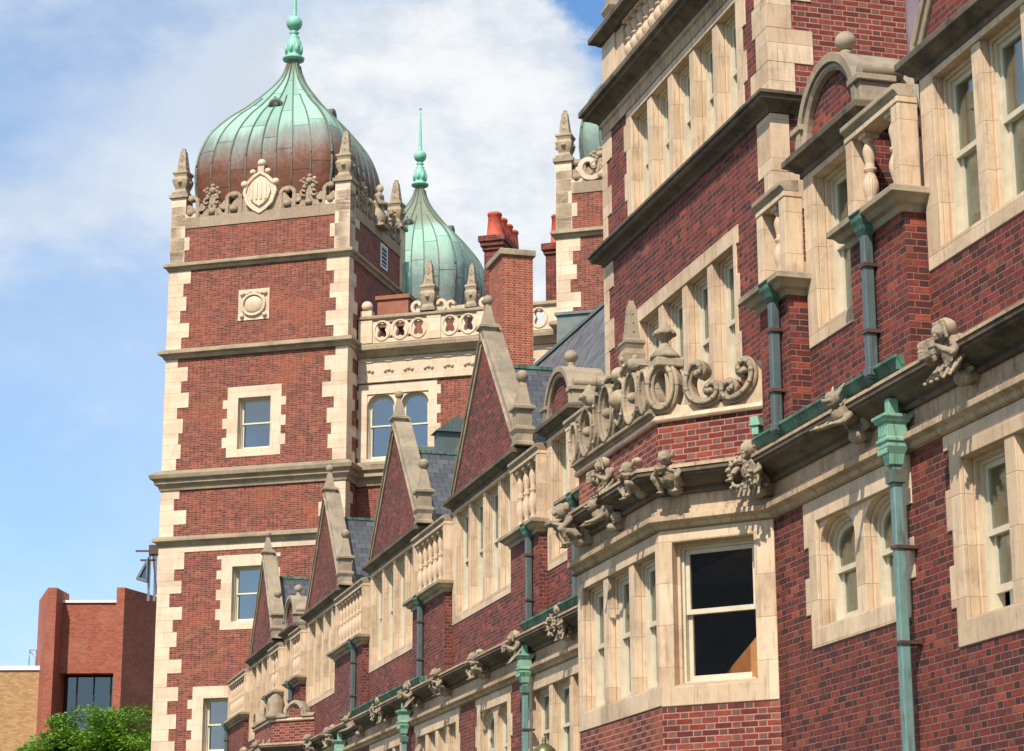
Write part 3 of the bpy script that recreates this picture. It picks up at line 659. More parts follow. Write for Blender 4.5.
def balustrade(parent,x0,x1,y0,zg,zr,bmat,pier=True,pipe=None,pj=.22):
    """projecting brick panel, corbelled ledge, turned balusters and stone rail"""
    yf=y0-pj
    W=part('wall_panel',MB().box(x0,x1,yf,y0+.12,6.93,zg-.16),bmat,parent)
    prof=[(-.1,zg-.16),(.03,zg-.16),(.05,zg-.10),(.10,zg-.08),(.14,zg-.03),(.19,zg-.01),(.19,zg+.05),(.15,zg+.07),(-.1,zg+.07)]
    e=.04
    part('ledge',MB().sweep([(x0+e,y0+.05),(x0+e,yf),(x1-e,yf),(x1-e,y0+.05)],prof),stone_g,parent,bevel=.006)
    part('ledge_floor',MB().box(x0+.05,x1-.05,yf+.02,y0+.5,zg-.1,zg+.05),stone,parent)
    B=part('balustrade',MB().box(x0,x1,yf-.02,yf+.2,zr-.14,zr-.08),stone,parent,bevel=.006)
    part('handrail',MB().sweep([(x0,yf+.06),(x1,yf+.06)],[(-.1,zr-.08),(.06,zr-.08),(.09,zr-.04),(.12,zr-.02),(.12,zr+.03),(.05,zr+.05),(-.1,zr+.05)]),stone_g,B,bevel=.006)
    part('bottom_rail',MB().box(x0,x1,yf,yf+.18,zg+.071,zg+.12),stone,B)
    L=x1-x0; n=max(1 if L<1 else 2,int(round((L-.3)/.40)))
    for xx in (x0+.09,x1-.09): part('pier',MB().box(xx-.08,xx+.08,yf-.01,yf+.2,zg+.07,zr-.14),stone,B,bevel=.006)
    h=zr-.14-zg-.12
    for i in range(n):
        x=x0+.36+(L-.64)*(i/(n-1) if n>1 else .5)
        o=part('baluster',BAL,None,B,at=(x,yf+.09,zg+.12)); o.scale=(.82,.82,h/.95)
    if pipe is not None: downpipe(parent,pipe,yf-.08,6.98,zg-.02,w=.1)
def grotesques(parent,items,y0):
    for i,(x,y,z,rz,k,s) in enumerate(items):
        o=part('grotesque',GS[k],None,parent,at=(x,y,z),rz=rz); o.scale=(s,s,s)
        o['label']=['crouching beast grotesque holding a bowl','hooded reading figure grotesque with open book','robed figure grotesque holding a wreath','long eared beast grotesque leaning off the cornice','squatting grotesque with big ears'][k]

def bay(parent,P0,P1,P2,P3,bmat,near=True):
    path=[P3,P2,P1,P0]
    def off(d): 
        return d
    # lower brick body + window storey in stone
    body=[P3,P2,P1,P0]
    part('bay_base',MB().extr([P3,P2,P1,P0,(P0[0],P0[1]+.3),(P3[0],P3[1]+.3)],0,4.27),bmat,parent)
    def fr_(A,B): return face(A[0],A[1],B[0]-A[0],B[1]-A[1]), math.dist(A,B)
    fL,lL=fr_(P3,P2); fF,lF=fr_(P2,P1); fR,lR=fr_(P1,P0)
    top=6.24-4.9
    window(parent,fF,.2,lF-.1,4.5,6.03,n=3,mull=.17,depth=.17,sl=.2,sr=.1,sb=.22,st=.2,tooth=0,bl=.6,room=False,label='three light window on the bay front',name='bay_window')
    window(parent,fR,.17,lR-.25,4.48,6.1,n=1,depth=.2,sl=.17,sr=.25,sb=.21,st=.14,tooth=0,bl=0,room=False,label='wide single sash window on the canted bay side',name='bay_window',furn=near,gm=glass_b)
    window(parent,fL,.25,lL-.17,4.48,6.1,n=1,depth=.26,sl=.25,sr=.17,sb=.21,st=.14,tooth=0,bl=0,room=False,name='bay_window')
    cornice_lower(parent,path)
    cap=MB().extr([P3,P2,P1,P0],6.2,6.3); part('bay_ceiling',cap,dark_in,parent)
    yb_=P0[1]; xa_,xb_=P3[0]+.16,P0[0]-.16
    rm=MB(); rm.add([(xa_,yb_+.02,4.29),(xb_,yb_+.02,4.29),(xb_,yb_+3,4.29),(xa_,yb_+3,4.29),(xa_,yb_+.02,6.22),(xb_,yb_+.02,6.22),(xb_,yb_+3,6.22),(xa_,yb_+3,6.22)],[(0,1,2,3),(7,6,5,4),(2,1,5,6),(3,2,6,7),(0,3,7,4)]); part('room_interior',rm,bay_in,parent)
    ds=MB(); q_=yb_-.12; ds.add([(xb_-1.1,q_,4.3),(xb_-.1,q_,4.3),(xb_-.1,q_+.3,4.3),(xb_-1.1,q_+.3,4.3),(xb_-1.1,q_,4.7),(xb_-.1,q_,5.0),(xb_-.1,q_+.3,5.0),(xb_-1.1,q_+.3,4.7)],[(0,3,2,1),(4,5,6,7),(0,1,5,4),(1,2,6,5),(2,3,7,6),(3,0,4,7)]); part('wooden_desk',ds,wood_in,parent)
    in_=.03
    par=MB().sweep(path,[(-.25,6.9),(-.02,6.9),(-.02,7.5),(-.25,7.5)]); part('bay_parapet',par,bmat,parent)
    part('parapet_course',MB().sweep(path,[(-.27,7.5),(.02,7.5),(.04,7.53),(.02,7.58),(-.27,7.58)]),stone,parent,bevel=.006)

def spiral(cx,cz,r0,r1,a0,a1,n=22):
    return [(cx+(r0+(r1-r0)*i/n)*math.cos(R(a0+(a1-a0)*i/n)),cz+(r0+(r1-r0)*i/n)*math.sin(R(a0+(a1-a0)*i/n))) for i in range(n+1)]
def scrollwork(parent,name,xf,strokes,mat=None,bosses=(),w=.13,y0=-.05,y1=.2):
    mb=MB(xf)
    for k,pts in enumerate(strokes):
        ww=w
        if isinstance(pts,tuple): pts,ww=pts
        e=k*.0017
        mb.stroke(pts,ww,y0+.03+e,y1+e); 
        n=len(pts); mb.stroke(pts,ww*.42,y0-.012+e,y0+.05+e,chamf=.4)
        if n>8:
            for q in range(3,n-2,5): mb.ball((pts[q][0],y0+.01,pts[q][1]),ww*.3,8,(ww*.3,ww*.28,ww*.3))
    for (u,z,r) in bosses: mb.ball((u,y0+.05,z),r,12,(r,r*1.2,r))
    return part(name,mb,mat or stone_g,parent)

# ================================================================== THE RESIDENCE
# ---- near wing
NW=root('residence_wing','nearest red brick wing at the right, with a green copper leader pipe','building',FA,(-17,0,0),'wings of the long brick residence')
ident=lambda u,d,z:(u,d,z)
holesL=[whole(-21.15,-19.2,4.88,6.0,.2,.2,.2,.18), whole(-17.87,-15.0,4.5,5.97,.2,.2,.23,.2)]
part('lower_wall',MB().plate(rect(-22.28,-11.5,0,6.5),holesL,0,.28),brick_res,NW)
window(NW,ident,-21.15,-19.2,4.88,6.0,n=2,mull=.22,depth=.2,sl=.2,sr=.2,sb=.2,st=.235,arched=.3,bl=.95,name='arched_window')
window(NW,ident,-17.87,-15.0,4.5,5.97,n=3,mull=.18,depth=.22,sl=.2,sr=.2,sb=.23,st=.265,tooth=.1,bl=.35,openlo=True,cur=True)
def upper(W,items,y0,zs,zl,zc,apex,zg,zr,bmat,x_first=None,pipes=True):
    for it in items:
        k,x0,x1=it[:3]
        if k=='gable':
            part('upper_wall',MB().plate(rect(x0,x1,6.5,zc-.16),[rect(x0+.1,x1-.1,zs+.05,zc-.22)],y0,y0+.28),bmat,W)
            gable(W,x0,x1,y0,zs,zl,zc,apex,bmat=bmat)
        elif k=='dormer':
            part('upper_wall',MB().plate(rect(x0,x1,6.5,zc-.16),[rect(x0+.06,x1-.06,zs+.05,zc-.22)],y0,y0+.28),bmat,W)
            dormer(W,x0,x1,y0,zs,zl,zc,bmat)
        else:
            part('upper_wall',MB().box(x0,x1,y0+.122,y0+.28,6.5,zg-.1),bmat,W)
            balustrade(W,x0,x1,y0,zg,zr,bmat,pipe=(x0+.3 if len(it)<4 else it[3]),pj=.22 if y0<1 else .15)
upper(NW,[('bal',-21.98,-21.15,-21.4),('dormer',-21.15,-19.55),('bal',-19.55,-18.3,-19.0),('gable',-18.3,-14.1),('bal',-14.1,-11.5,-13.6)],0,7.86,9.72,10.05,13.25,8.62,9.72,brick_res)
cornice_lower(NW,[(-22.28,0),(-11.5,0)])
gutter(NW,-22.1,-18.45,0)
leader(NW,-18.86,0)
grotesques(NW,[(-19.75,-.10,6.78,.25,3,.95),(-17.45,-.10,6.80,.1,1,.95),(-15.1,-.1,6.8,0,0,.9)],0)
rf=MB(); rf.add([(-22,.35,8.6),(-11.5,.35,8.6),(-11.5,5.2,15.2),(-22,5.2,15.2),(-22,.35,8.4),(-11.5,.35,8.4),(-11.5,5.2,15.0),(-22,5.2,15.0)],[(0,1,2,3),(4,7,6,5),(0,4,5,1),(1,5,6,2),(2,6,7,3),(3,7,4,0)])
part('roof',rf,slate,NW)
part('end_wall',MB().extr([(-11.8,.28),(-11.5,.28),(-11.5,9),(-11.8,9)],0,9.5),brick_res,NW)
part('flashing_strip',MB().box(-21.98,-21.93,1.74,1.9,9.5,14.5),purple,NW)

# ---- central block with its bay
BK=root('residence_block','tall central brick block with stone quoins, two strings and a canted bay window','building',FA,(-25,0,0))
XL,XR=-28.1,-22.0
hB=[rect(-27.2,-22.45,4.3,6.2),whole(-26.65,-23.25,8.05,9.7,.2,.1,.2,.2),whole(-26.85,-22.95,11.2,12.66,.2,.2,.05,.12,.03)]
part('front_wall',MB().plate(rect(XL,XR,0,13.0),hB,0,.28),brick_res,BK)
part('side_wall',MB().box(XR-.28,XR,.281,7.5,0,14.6),brick_bay,BK)
part('far_side_wall',MB().box(XL,XL+.28,.281,7.5,0,14.6),brick_res,BK)
part('block_ceiling',MB().box(XL+.3,XR-.3,.5,7.4,13.0,13.2),lead,BK)
window(BK,ident,-26.65,-23.25,8.05,9.7,n=4,mull=.17,depth=.18,sl=.2,sr=.1,sb=.2,st=.2,tooth=.07,bl=.75,name='mullioned_window')
window(BK,ident,-26.85,-22.95,11.22,12.66,n=5,mull=.17,depth=.18,sl=.2,sr=.2,sb=.05,st=.12,tooth=.1,bl=.7,name='mullioned_window')
path=[(XL,7.5),(XL,0),(XR,0),(XR,7.5)]
part('string_course',MB().sweep(path,[(0,10.88),(.03,10.89),(.05,10.93),(.1,10.96),(.15,10.98),(.17,11.0),(.17,11.04),(.2,11.05),(.2,11.09),(.14,11.11),(0,11.12)]),stone_c,BK,bevel=.006)
part('lintel_band',MB().sweep(path,[(0,12.79),(.02,12.79),(.02,12.93),(.05,12.95),(.05,13.0),(0,13.0)]),stone_f,BK)
part('top_cornice',MB().sweep(path,[(0,13.001),(.05,13.001),(.08,13.04),(.17,13.1),(.23,13.12),(.23,13.16),(.28,13.18),(.28,13.26),(.22,13.3),(0,13.42)]),stone_c,BK,bevel=.008)
# parapet of the block
B=part('balustrade',MB().sweep(path,[(-.2,13.42),(.0,13.42),(.0,13.52),(-.2,13.52)]),stone,BK)
part('handrail',MB().sweep(path,[(-.22,14.2),(.04,14.2),(.08,14.24),(.16,14.27),(.16,14.35),(.06,14.4),(-.22,14.4)]),stone_c,B,bevel=.006)
def pr(x,y,w=.3): part('pier',MB().box(x-w,x+w,y,y+.26,13.5,14.2),stone,B,bevel=.006)
part('pier',MB().box(XL,XL+.55,.0,.3,13.52,14.2),stone,B,bevel=.006); part('pier',MB().box(XL+.55,XL+.85,.03,.25,13.52,14.2),stone,B,bevel=.006)
for xx in (-25.05,): pr(xx,0,.28)
part('pier',MB().box(XR-.6,XR,.0,.6,13.52,14.2),stone,B,bevel=.006)
x=-27.05
while x<-22.7:
    if abs(x+25.05)>.38: part('baluster',BALBIG,None,B,at=(x,.1,13.52)).scale=(1.15,1.15,.8)
    x+=.245
part('pinnacle',PIN,None,BK,at=(XL+.28,.15,14.38)); part('pinnacle',PIN,None,BK,at=(XR-.3,.2,14.38))
# quoins
def quoins(parent,cx,cy,z0,z1,sl,ll,h=.36,sides=('f','r'),mat=None,sgn=1,proud=.014,start=0,name='quoins',h2=None):
    """corner stones on a corner at (cx,cy); sgn=+1: right corner, -1: left corner"""
    mb=MB(); z=z0;k=start; rr=random.Random(int(z0*10)+k)
    while z<z1-.02:
        hh=(h if k%2 else (h2 or h))*(1+.25*(rr.random()-.5)); zz=min(z+hh,z1)
        if z1-zz<.15: zz=z1
        lf=ll if k%2 else sl; ls=sl if k%2 else ll
        lf*=1+.4*(rr.random()-.5); ls*=1+.4*(rr.random()-.5)
        p=proud
        if sgn>0: poly=[(cx-lf,cy-p),(cx+p,cy-p),(cx+p,cy+ls),(cx-.05,cy+ls),(cx-.05,cy+.05),(cx-lf,cy+.05)]
        else: poly=[(cx-p,cy-p),(cx+lf,cy-p),(cx+lf,cy+.05),(cx+.05,cy+.05),(cx+.05,cy+ls),(cx-p,cy+ls)]
        mb.extr(poly,z+.002,zz-.002); z=zz; k+=1
    part(name,mb,mat or stone,parent,bevel=.004)
quoins(BK,XR,0,8.75,10.88,.24,.42,.62,h2=.42); quoins(BK,XR,0,11.12,12.79,.3,.5,.4,start=1)
quoins(BK,XL,0,7.6,10.88,.2,.36,.42,sgn=-1); quoins(BK,XL,0,11.12,12.79,.2,.36,.42,sgn=-1)
quoins(BK,XR,0,14.42,16,.3,.5,.4)
Pn=[(-22.3,0),(-23.35,-.97),(-26.4,-.97),(-27.35,0)]
bay(BK,*Pn,brick_bay)
quoins(BK,-22.3,0,0,.3,.1,.2,.3)
grotesques(BK,[(-22.28,-.16,6.72,.45,2,.95),(-23.08,-.84,6.84,.7,0,.84),(-23.55,-1.06,6.88,-.1,4,.8),(-24.55,-1.06,7.06,.1,1,.78),(-24.6,-1.08,6.66,-.1,3,.74),(-25.85,-1.08,6.76,-.2,0,.95)],-.97)
def frA(A,B): return face(A[0],A[1],B[0]-A[0],B[1]-A[1])
fR=frA(Pn[1],Pn[0]); fF=frA(Pn[2],Pn[1]); fLs=frA(Pn[3],Pn[2])
z0=7.58
def ring(cx,cz,rx,rz): return [(cx+rx*math.cos(2*PI*i/28),cz+rz*math.sin(2*PI*i/28)) for i in range(29)]
def corner_console(u,left=True): return ring(u,z0+.42,.2,.42)
def smooth(pts,m=5):
    return [p for p in interp2(pts,m)]
def interp2(P,m):
    out=[];n=len(P)
    for i in range(n-1):
        p0=P[max(i-1,0)];p1=P[i];p2=P[i+1];p3=P[min(i+2,n-1)]
        for k in range(m):
            t=k/m; out.append(tuple(.5*((2*p1[j])+(-p0[j]+p2[j])*t+(2*p0[j]-5*p1[j]+4*p2[j]-p3[j])*t*t+(-p0[j]+3*p1[j]-3*p2[j]+p3[j])*t**3) for j in (0,1)))
    out.append(P[-1]); return out
tp=lambda p:p
Cc=smooth([(.54,8.0),(.60,8.04),(.56,8.12),(.47,8.10),(.41,7.94),(.44,7.77),(.54,7.68),(.68,7.67),(.78,7.73),(.79,7.83),(.72,7.87),(.66,7.81),(.71,7.77)])
Sc=smooth([(.95,7.75),(.99,7.80),(.95,7.86),(.88,7.82),(.86,7.74),(.93,7.67),(1.05,7.68),(1.16,7.76),(1.23,7.88),(1.22,8.01),(1.15,8.08),(1.08,8.04),(1.08,7.96),(1.13,7.95)])
cr=scrollwork(BK,'strapwork_crest',fR,[ring(.08,7.92,.16,.26),(Cc,.115),(Sc,.115)],mat=stone_k,w=.12,y0=-.06,y1=.13,bosses=[(.54,8.01,.05),(.71,7.79,.045),(.95,7.77,.045),(1.13,7.97,.045)])
mbx=MB(fR); mbx.plate([(.0,7.581),(1.43,7.581),(1.43,8.07),(1.26,8.07),(1.26,7.86),(1.1,7.72),(.86,7.66),(.3,7.68),(.2,7.74),(.0,7.74)],[],.02,.14); part('crest_backing',mbx,stone,cr,bevel=.008)
part('pedestal',MB().box(-23.5,-23.16,-1.02,-.68,8.14,8.25),stone_g,cr,bevel=.02)
part('urn_finial',URN,None,cr,at=(-23.32,-.86,8.25)).scale=(.72,.72,.62)
st=[ring(2.84,7.92,.14,.25),ring(2.38,7.96,.24,.3),ring(1.42,8.0,.24,.34),ring(.62,7.95,.24,.3),ring(.1,7.92,.15,.25),
    smooth([(2.64,8.2),(2.72,8.1),(2.66,7.9),(2.62,7.75)]),smooth([(1.86,8.3),(1.7,8.2),(1.72,7.95),(1.9,7.75),(2.08,7.95),(2.1,8.2),(1.94,8.3)]),
    smooth([(1.16,8.3),(1.02,8.3),(.94,8.1),(1.0,7.85),(.9,7.7)]),smooth([(.36,8.15),(.3,8.05),(.36,7.8)]),([(0,7.64),(3.05,7.64)],.12),smooth([(1.2,8.33),(1.5,8.42),(1.9,8.36),(2.3,8.42),(2.55,8.28)])]
cf=scrollwork(BK,'strapwork_crest',fF,st,mat=stone_k,w=.1,y0=-.09,y1=.13,bosses=[(1.9,8.05,.13),(2.38,7.96,.07),(1.42,8.0,.07),(.62,7.95,.07),(1.9,8.36,.1)])
for u,z in ((2.48,8.33),(1.3,8.42),(.86,8.3)):
    rl_=MB(fF); rl_.tube([(u,-.13,z),(u,.2,z)],.075,14); part('scroll_roll',rl_,stone_g,cf)
part('obelisk_finial',shared(m_obelisk(1.02),stone_g,'obelisk_finial'),None,cf,at=(-24.5,-.86,8.28))
part('urn_finial',URN,None,cf,at=(-26.2,-.86,8.16)).scale=(.75,.75,.68)
scrollwork(BK,'strapwork_crest',fLs,[ring(.9,z0+.34,.17,.3),ring(.45,z0+.3,.16,.26),([(0,z0+.06),(1.35,z0+.06)],.12)])
sp=MB(frA(Pn[1],Pn[0])); sp.box(1.27,1.35,-.16,0,7.18,7.28); sp.add([(1.24,-.18,7.28),(1.38,-.18,7.28),(1.38,0,7.28),(1.24,0,7.28),(1.27,-.18,7.38),(1.35,-.18,7.38),(1.35,0,7.38),(1.27,0,7.38)],[(0,3,2,1),(4,5,6,7),(0,1,5,4),(1,2,6,5),(2,3,7,6),(3,0,4,7)]); part('copper_scupper',sp,copper_led,BK)

# ---- far wing
FW=root('residence_wing','long red brick wing with four pointed gables and a tall orange chimney stack','building',FA,(-49,1.35,0),'wings of the long brick residence')
Y=1.35
lw=[(-36.45,-33.2,3),(-39.95,-38.05,2),(-44.95,-41.75,4),(-49.4,-46.6,4),(-55.2,-51.4,4)]
part('lower_wall',MB().plate(rect(-70.6,XL,0,6.5),[whole(a,b,4.5,5.98,.2,.2,.22,.2) for a,b,_ in lw]+[rect(-61.0,-56.65,4.3,6.2)],Y,Y+.28),brick_far,FW)
for a,b,n in lw:
    window(FW,lambda u,d,z:(u,Y+d,z),a,b,4.5,5.98,n=n,mull=.2,depth=.17,sl=.2,sr=.2,sb=.22,st=.255,tooth=.1,bl=.4,arched=.3 if n==2 else 0,name='arched_window' if n==2 else 'window')
upper(FW,[('bal',-70.6,-67.2,-70.3),('gable',-67.2,-62.9),('bal',-62.9,-61.2,-62.5),('dormer',-61.2,-59.5),('bal',-59.5,-57.8,-58.9),('gable',-57.8,-53.2),('bal',-53.2,-49.9,-50.6),('gable',-49.9,-44.9),('bal',-44.9,-42.1,-43.9),('gable',-42.1,-37.3),('bal',-37.3,-35.5,-35.9),('dormer',-35.5,-33.9),('bal',-33.9,XL,-33.2)],Y,7.88,10.08,10.4,13.35,8.72,10.06,brick_far)
cornice_lower(FW,[(-70.6,Y),(XL,Y)])
gutter(FW,-36.2,-29,Y); gutter(FW,-51.5,-45.2,Y); gutter(FW,-45.2,-43.6,Y)
for x in (-36.35,-45.5,-52.3): leader(FW,x,Y)
Pf=[(-56.5,Y),(-57.45,Y-.97),(-60.2,Y-.97),(-61.15,Y)]
bay(FW,*Pf,brick_bay,near=False)
f2=frA(Pf[1],Pf[0]); f3=frA(Pf[2],Pf[1])
def archcrest(f,L,c):
    sc=[[(c+.26*math.cos(PI*i/16),7.62+.34*math.sin(PI*i/16)) for i in range(17)],([(0,7.62),(c-.24,7.62)],.14),([(c+.24,7.62),(L,7.62)],.14)]
    scrollwork(FW,'strapwork_crest',f,sc,w=.14,y0=-.06,y1=.24)
    part('crest_panel',MB(f).plate([(c-.2,7.58),(c+.2,7.58),(c+.14,7.86),(c-.14,7.86)],[],0,.15),brick_bay,FW)
archcrest(f2,1.36,.75); archcrest(f3,2.75,.5); archcrest(f3,2.75,2.2)
part('pedestal',MB().lathe(-57.5,Y-.85,[(.24,7.58),(.26,7.7),(.2,7.78),(.24,7.95),(.2,8.1),(.1,8.2),(.02,8.24)],14),stone_g,FW)
gx=[(-34.0,-.1,6.76,.1,2),(-36.5,-.1,6.68,-.1,1),(-39.25,-.1,6.76,0,4),(-42.1,-.1,6.76,.2,0),(-44.5,-.1,6.76,0,1),(-47.5,-.1,6.76,0,2),(-50.3,-.1,6.74,0,3),(-53.1,-.1,6.74,0,4),(-55.6,-.1,6.76,0,0),(-57.6,-1.05,6.76,.3,3),(-60.1,-1.05,6.76,-.3,1)]
grotesques(FW,[(x,Y+dy,z,rz,k,.92) for x,dy,z,rz,k in gx],Y)
# main roof and ridge
ry,rz_=6.5,16.5; e0,ez=Y+.45,8.9
rf=MB(); rf.add([(XL,e0,ez),(-70.3,e0,ez),(-66,ry,rz_),(XL,ry,rz_),(-66,2*ry-e0,ez),(XL,2*ry-e0,ez)],[(0,3,2,1),(3,5,4,2),(1,2,4),(0,1,4,5),(0,5,3)])
RF=part('main_roof',rf,slate_l,FW)
part('ridge_cap',MB().box(-66,XL,ry-.08,ry+.08,rz_-.04,rz_+.05),lead,RF)
# chimney stack with sloped stone cap
ch=MB(); ch.box(-57.4,-56.0,6.23,7.1,14.0,20.25); CH=part('chimney',ch,brick_stack,FW)
part('stone_cap',MB().box(-57.5,-55.93,6.15,7.17,20.25,20.43),stone_g,CH,bevel=.02)
# lead covered roof hatches
hb=MB(); hb.box(-66.5,-65.2,5.6,7.6,14.5,16.9); part('roof_hatch',hb,lead,FW,bevel=.03)
hb=MB(); hb.box(-60.8,-60.3,5.5,6.6,15.0,16.2); hb.add([(-60.9,5.4,16.2),(-60.2,5.4,16.2),(-60.2,6.7,16.2),(-60.9,6.7,16.2),(-60.9,6.05,16.7),(-60.2,6.05,16.7)],[(0,1,2,3),(0,4,5,1),(3,2,5,4),(0,3,4),(1,5,2)]); part('roof_dormer',hb,copper_pipe,FW)

# ---- chimney with clustered pots, standing behind the orange stack
def pot(mb,x,y,z,h=.85,r=.25):
    mb.lathe(x,y,[(r,z),(r*1.02,z+.06),(r*.92,z+.09),(r*.72,z+h-.12),(r*.8,z+h-.1),(r*.84,z+h-.04),(r*.78,z+h),(r*.62,z+h),(r*.6,z+h-.2)],16)
PC=root('chimney','dark corbelled brick chimney with a row of four red clay pots behind the orange stack','chimney',TA,(9,-10.5,15))
cm=MB(); cm.box(8.72,9.25,-11.7,-9.3,14.5,22.1)
for i,(a,b) in enumerate([(.05,.12),(.1,.14),(.15,.18)]): cm.box(8.72-a,9.25+a,-11.7-a,-9.3+a,22.1+sum((.12,.14,.18)[:i]),22.1+sum((.12,.14,.18)[:i+1]))
part('stack',cm,brick_res,PC,bevel=.01)
for y in (-11.45,-10.85,-10.25,-9.65):
    p=MB(); pot(p,8.98,y,22.54,.8,.27); part('chimney_pot',p,terracotta,PC)

# ================================================================== GATE TOWERS AND RANGE
def onion(cx,cy,prof,n,panels,zoff=0):
    """square-plan onion dome; uv: u counts copper panels round the dome, v is height"""
    mb=MB(); mb.uvs=[]; K=n
    for r,z in prof:
        for i in range(K+1):
            a=2*PI*i/K+PI/4; ca,sa=math.cos(a),math.sin(a); q=7.0-3.5*max(0,min(1,(z-prof[0][1]-4)/4)); k=(abs(ca)**q+abs(sa)**q)**(-1/q)
            mb.v.append((cx+r*k*ca,cy+r*k*sa,z))
    for j in range(len(prof)-1):
        for i in range(K):
            mb.f.append([j*(K+1)+i,j*(K+1)+i+1,(j+1)*(K+1)+i+1,(j+1)*(K+1)+i]); mb.sm.append(True)
            u0=(i/K)*panels; u1=((i+1)/K)*panels
            mb.uvs.append([(u0,prof[j][1]+zoff),(u1,prof[j][1]+zoff),(u1,prof[j+1][1]+zoff),(u0,prof[j+1][1]+zoff)])
    return mb
def interp(prof,m=5):
    out=[]; n=len(prof)
    for i in range(n-1):
        p0=prof[max(i-1,0)];p1=prof[i];p2=prof[i+1];p3=prof[min(i+2,n-1)]
        for k in range(m):
            t=k/m; out.append(tuple(.5*((2*p1[j])+(-p0[j]+p2[j])*t+(2*p0[j]-5*p1[j]+4*p2[j]-p3[j])*t*t+(-p0[j]+3*p1[j]-3*p2[j]+p3[j])*t**3) for j in (0,1)))
    out.append(prof[-1]); return out
DP=[(2.7,28.2),(2.92,29.2),(3.02,30.2),(2.96,31.0),(2.74,31.75),(2.45,32.3),(2.0,32.9),(1.52,33.4),(.94,34.1),(.52,34.7),(.30,35.2),(.21,35.6),(.2,35.85)]
def dome(parent,cx,cy,mat,top=None,k=1.0,zb=28.2):
    prof=interp([(r*k,zb+(z-28.2)*k) for r,z in DP])
    me=onion(cx,cy,prof,96,32,28.2-zb)
    pa=ABS[parent.name]; msh=me.mesh('dome',tuple(pa),uvmode=1); msh.materials.append(mat)
    D=part('dome',msh,None,parent)
    sm=MB(); K=96
    for p in range(32):
        i=p*3; pts=[]
        for j in range(len(prof)-6):
            v=me.v[j*(K+1)+i]; c=Vector((cx,cy,v[2])); d=(Vector(v)-c); pts.append(tuple(c+d*(1+.018/max(.2,d.length))))
        if p%2 and p%8!=0: pts=pts[:int(len(pts)*.72)]
        sm.tube(pts,.03*k if p%8 else .055*k,5,False)
    part('standing_seams',sm,copper_seam,D)
    z=zb+(35.72-28.2)*k; s=k
    f=MB(); f.lathe(cx,cy,[(.2*s,z),(.42*s,z+.04*s),(.44*s,z+.12*s),(.3*s,z+.2*s),(.27*s,z+.28*s),(.3*s,z+.36*s),(.34*s,z+.6*s),(.3*s,z+.8*s),(.2*s,z+.98*s),(.22*s,z+1.02*s),(.14*s,z+1.06*s),(.13*s,z+1.14*s),(.2*s,z+1.2*s),(.13*s,z+1.26*s),(.12*s,z+1.34*s)],18)
    for j in range(8):
        a=j*PI/4; f.ball((cx+.3*s*math.cos(a),cy+.3*s*math.sin(a),z+.5*s),.09*s,8,(.09*s,.09*s,.2*s))
    f.ball((cx,cy,z+1.62*s),.32*s,18); f.lathe(cx,cy,[(.14*s,z+1.9*s),(.1*s,z+1.98*s),(.09*s,z+2.1*s),(.035*s,z+3.9*s),(.03*s,z+4.1*s)],10); f.ball((cx,cy,z+4.15*s),.07*s,8)
    part('finial',f,copper_fin,D)
    for (nx,ny) in ((0,-1),(1,0)):
        zz=zb+(33.25-28.2)*k; rr=1.62*k
        v=MB(); v.tube([(cx+nx*(rr-.4),cy+ny*(rr-.4),zz),(cx+nx*(rr+.14),cy+ny*(rr+.14),zz)],.28*k,12); 
        L=part('vent_hood',v,copper_seam,D)
        part('vent_opening',MB().tube([(cx+nx*(rr+.10),cy+ny*(rr+.10),zz-.03),(cx+nx*(rr+.15),cy+ny*(rr+.15),zz-.03)],.23*k,12),black_p,L)
    return D
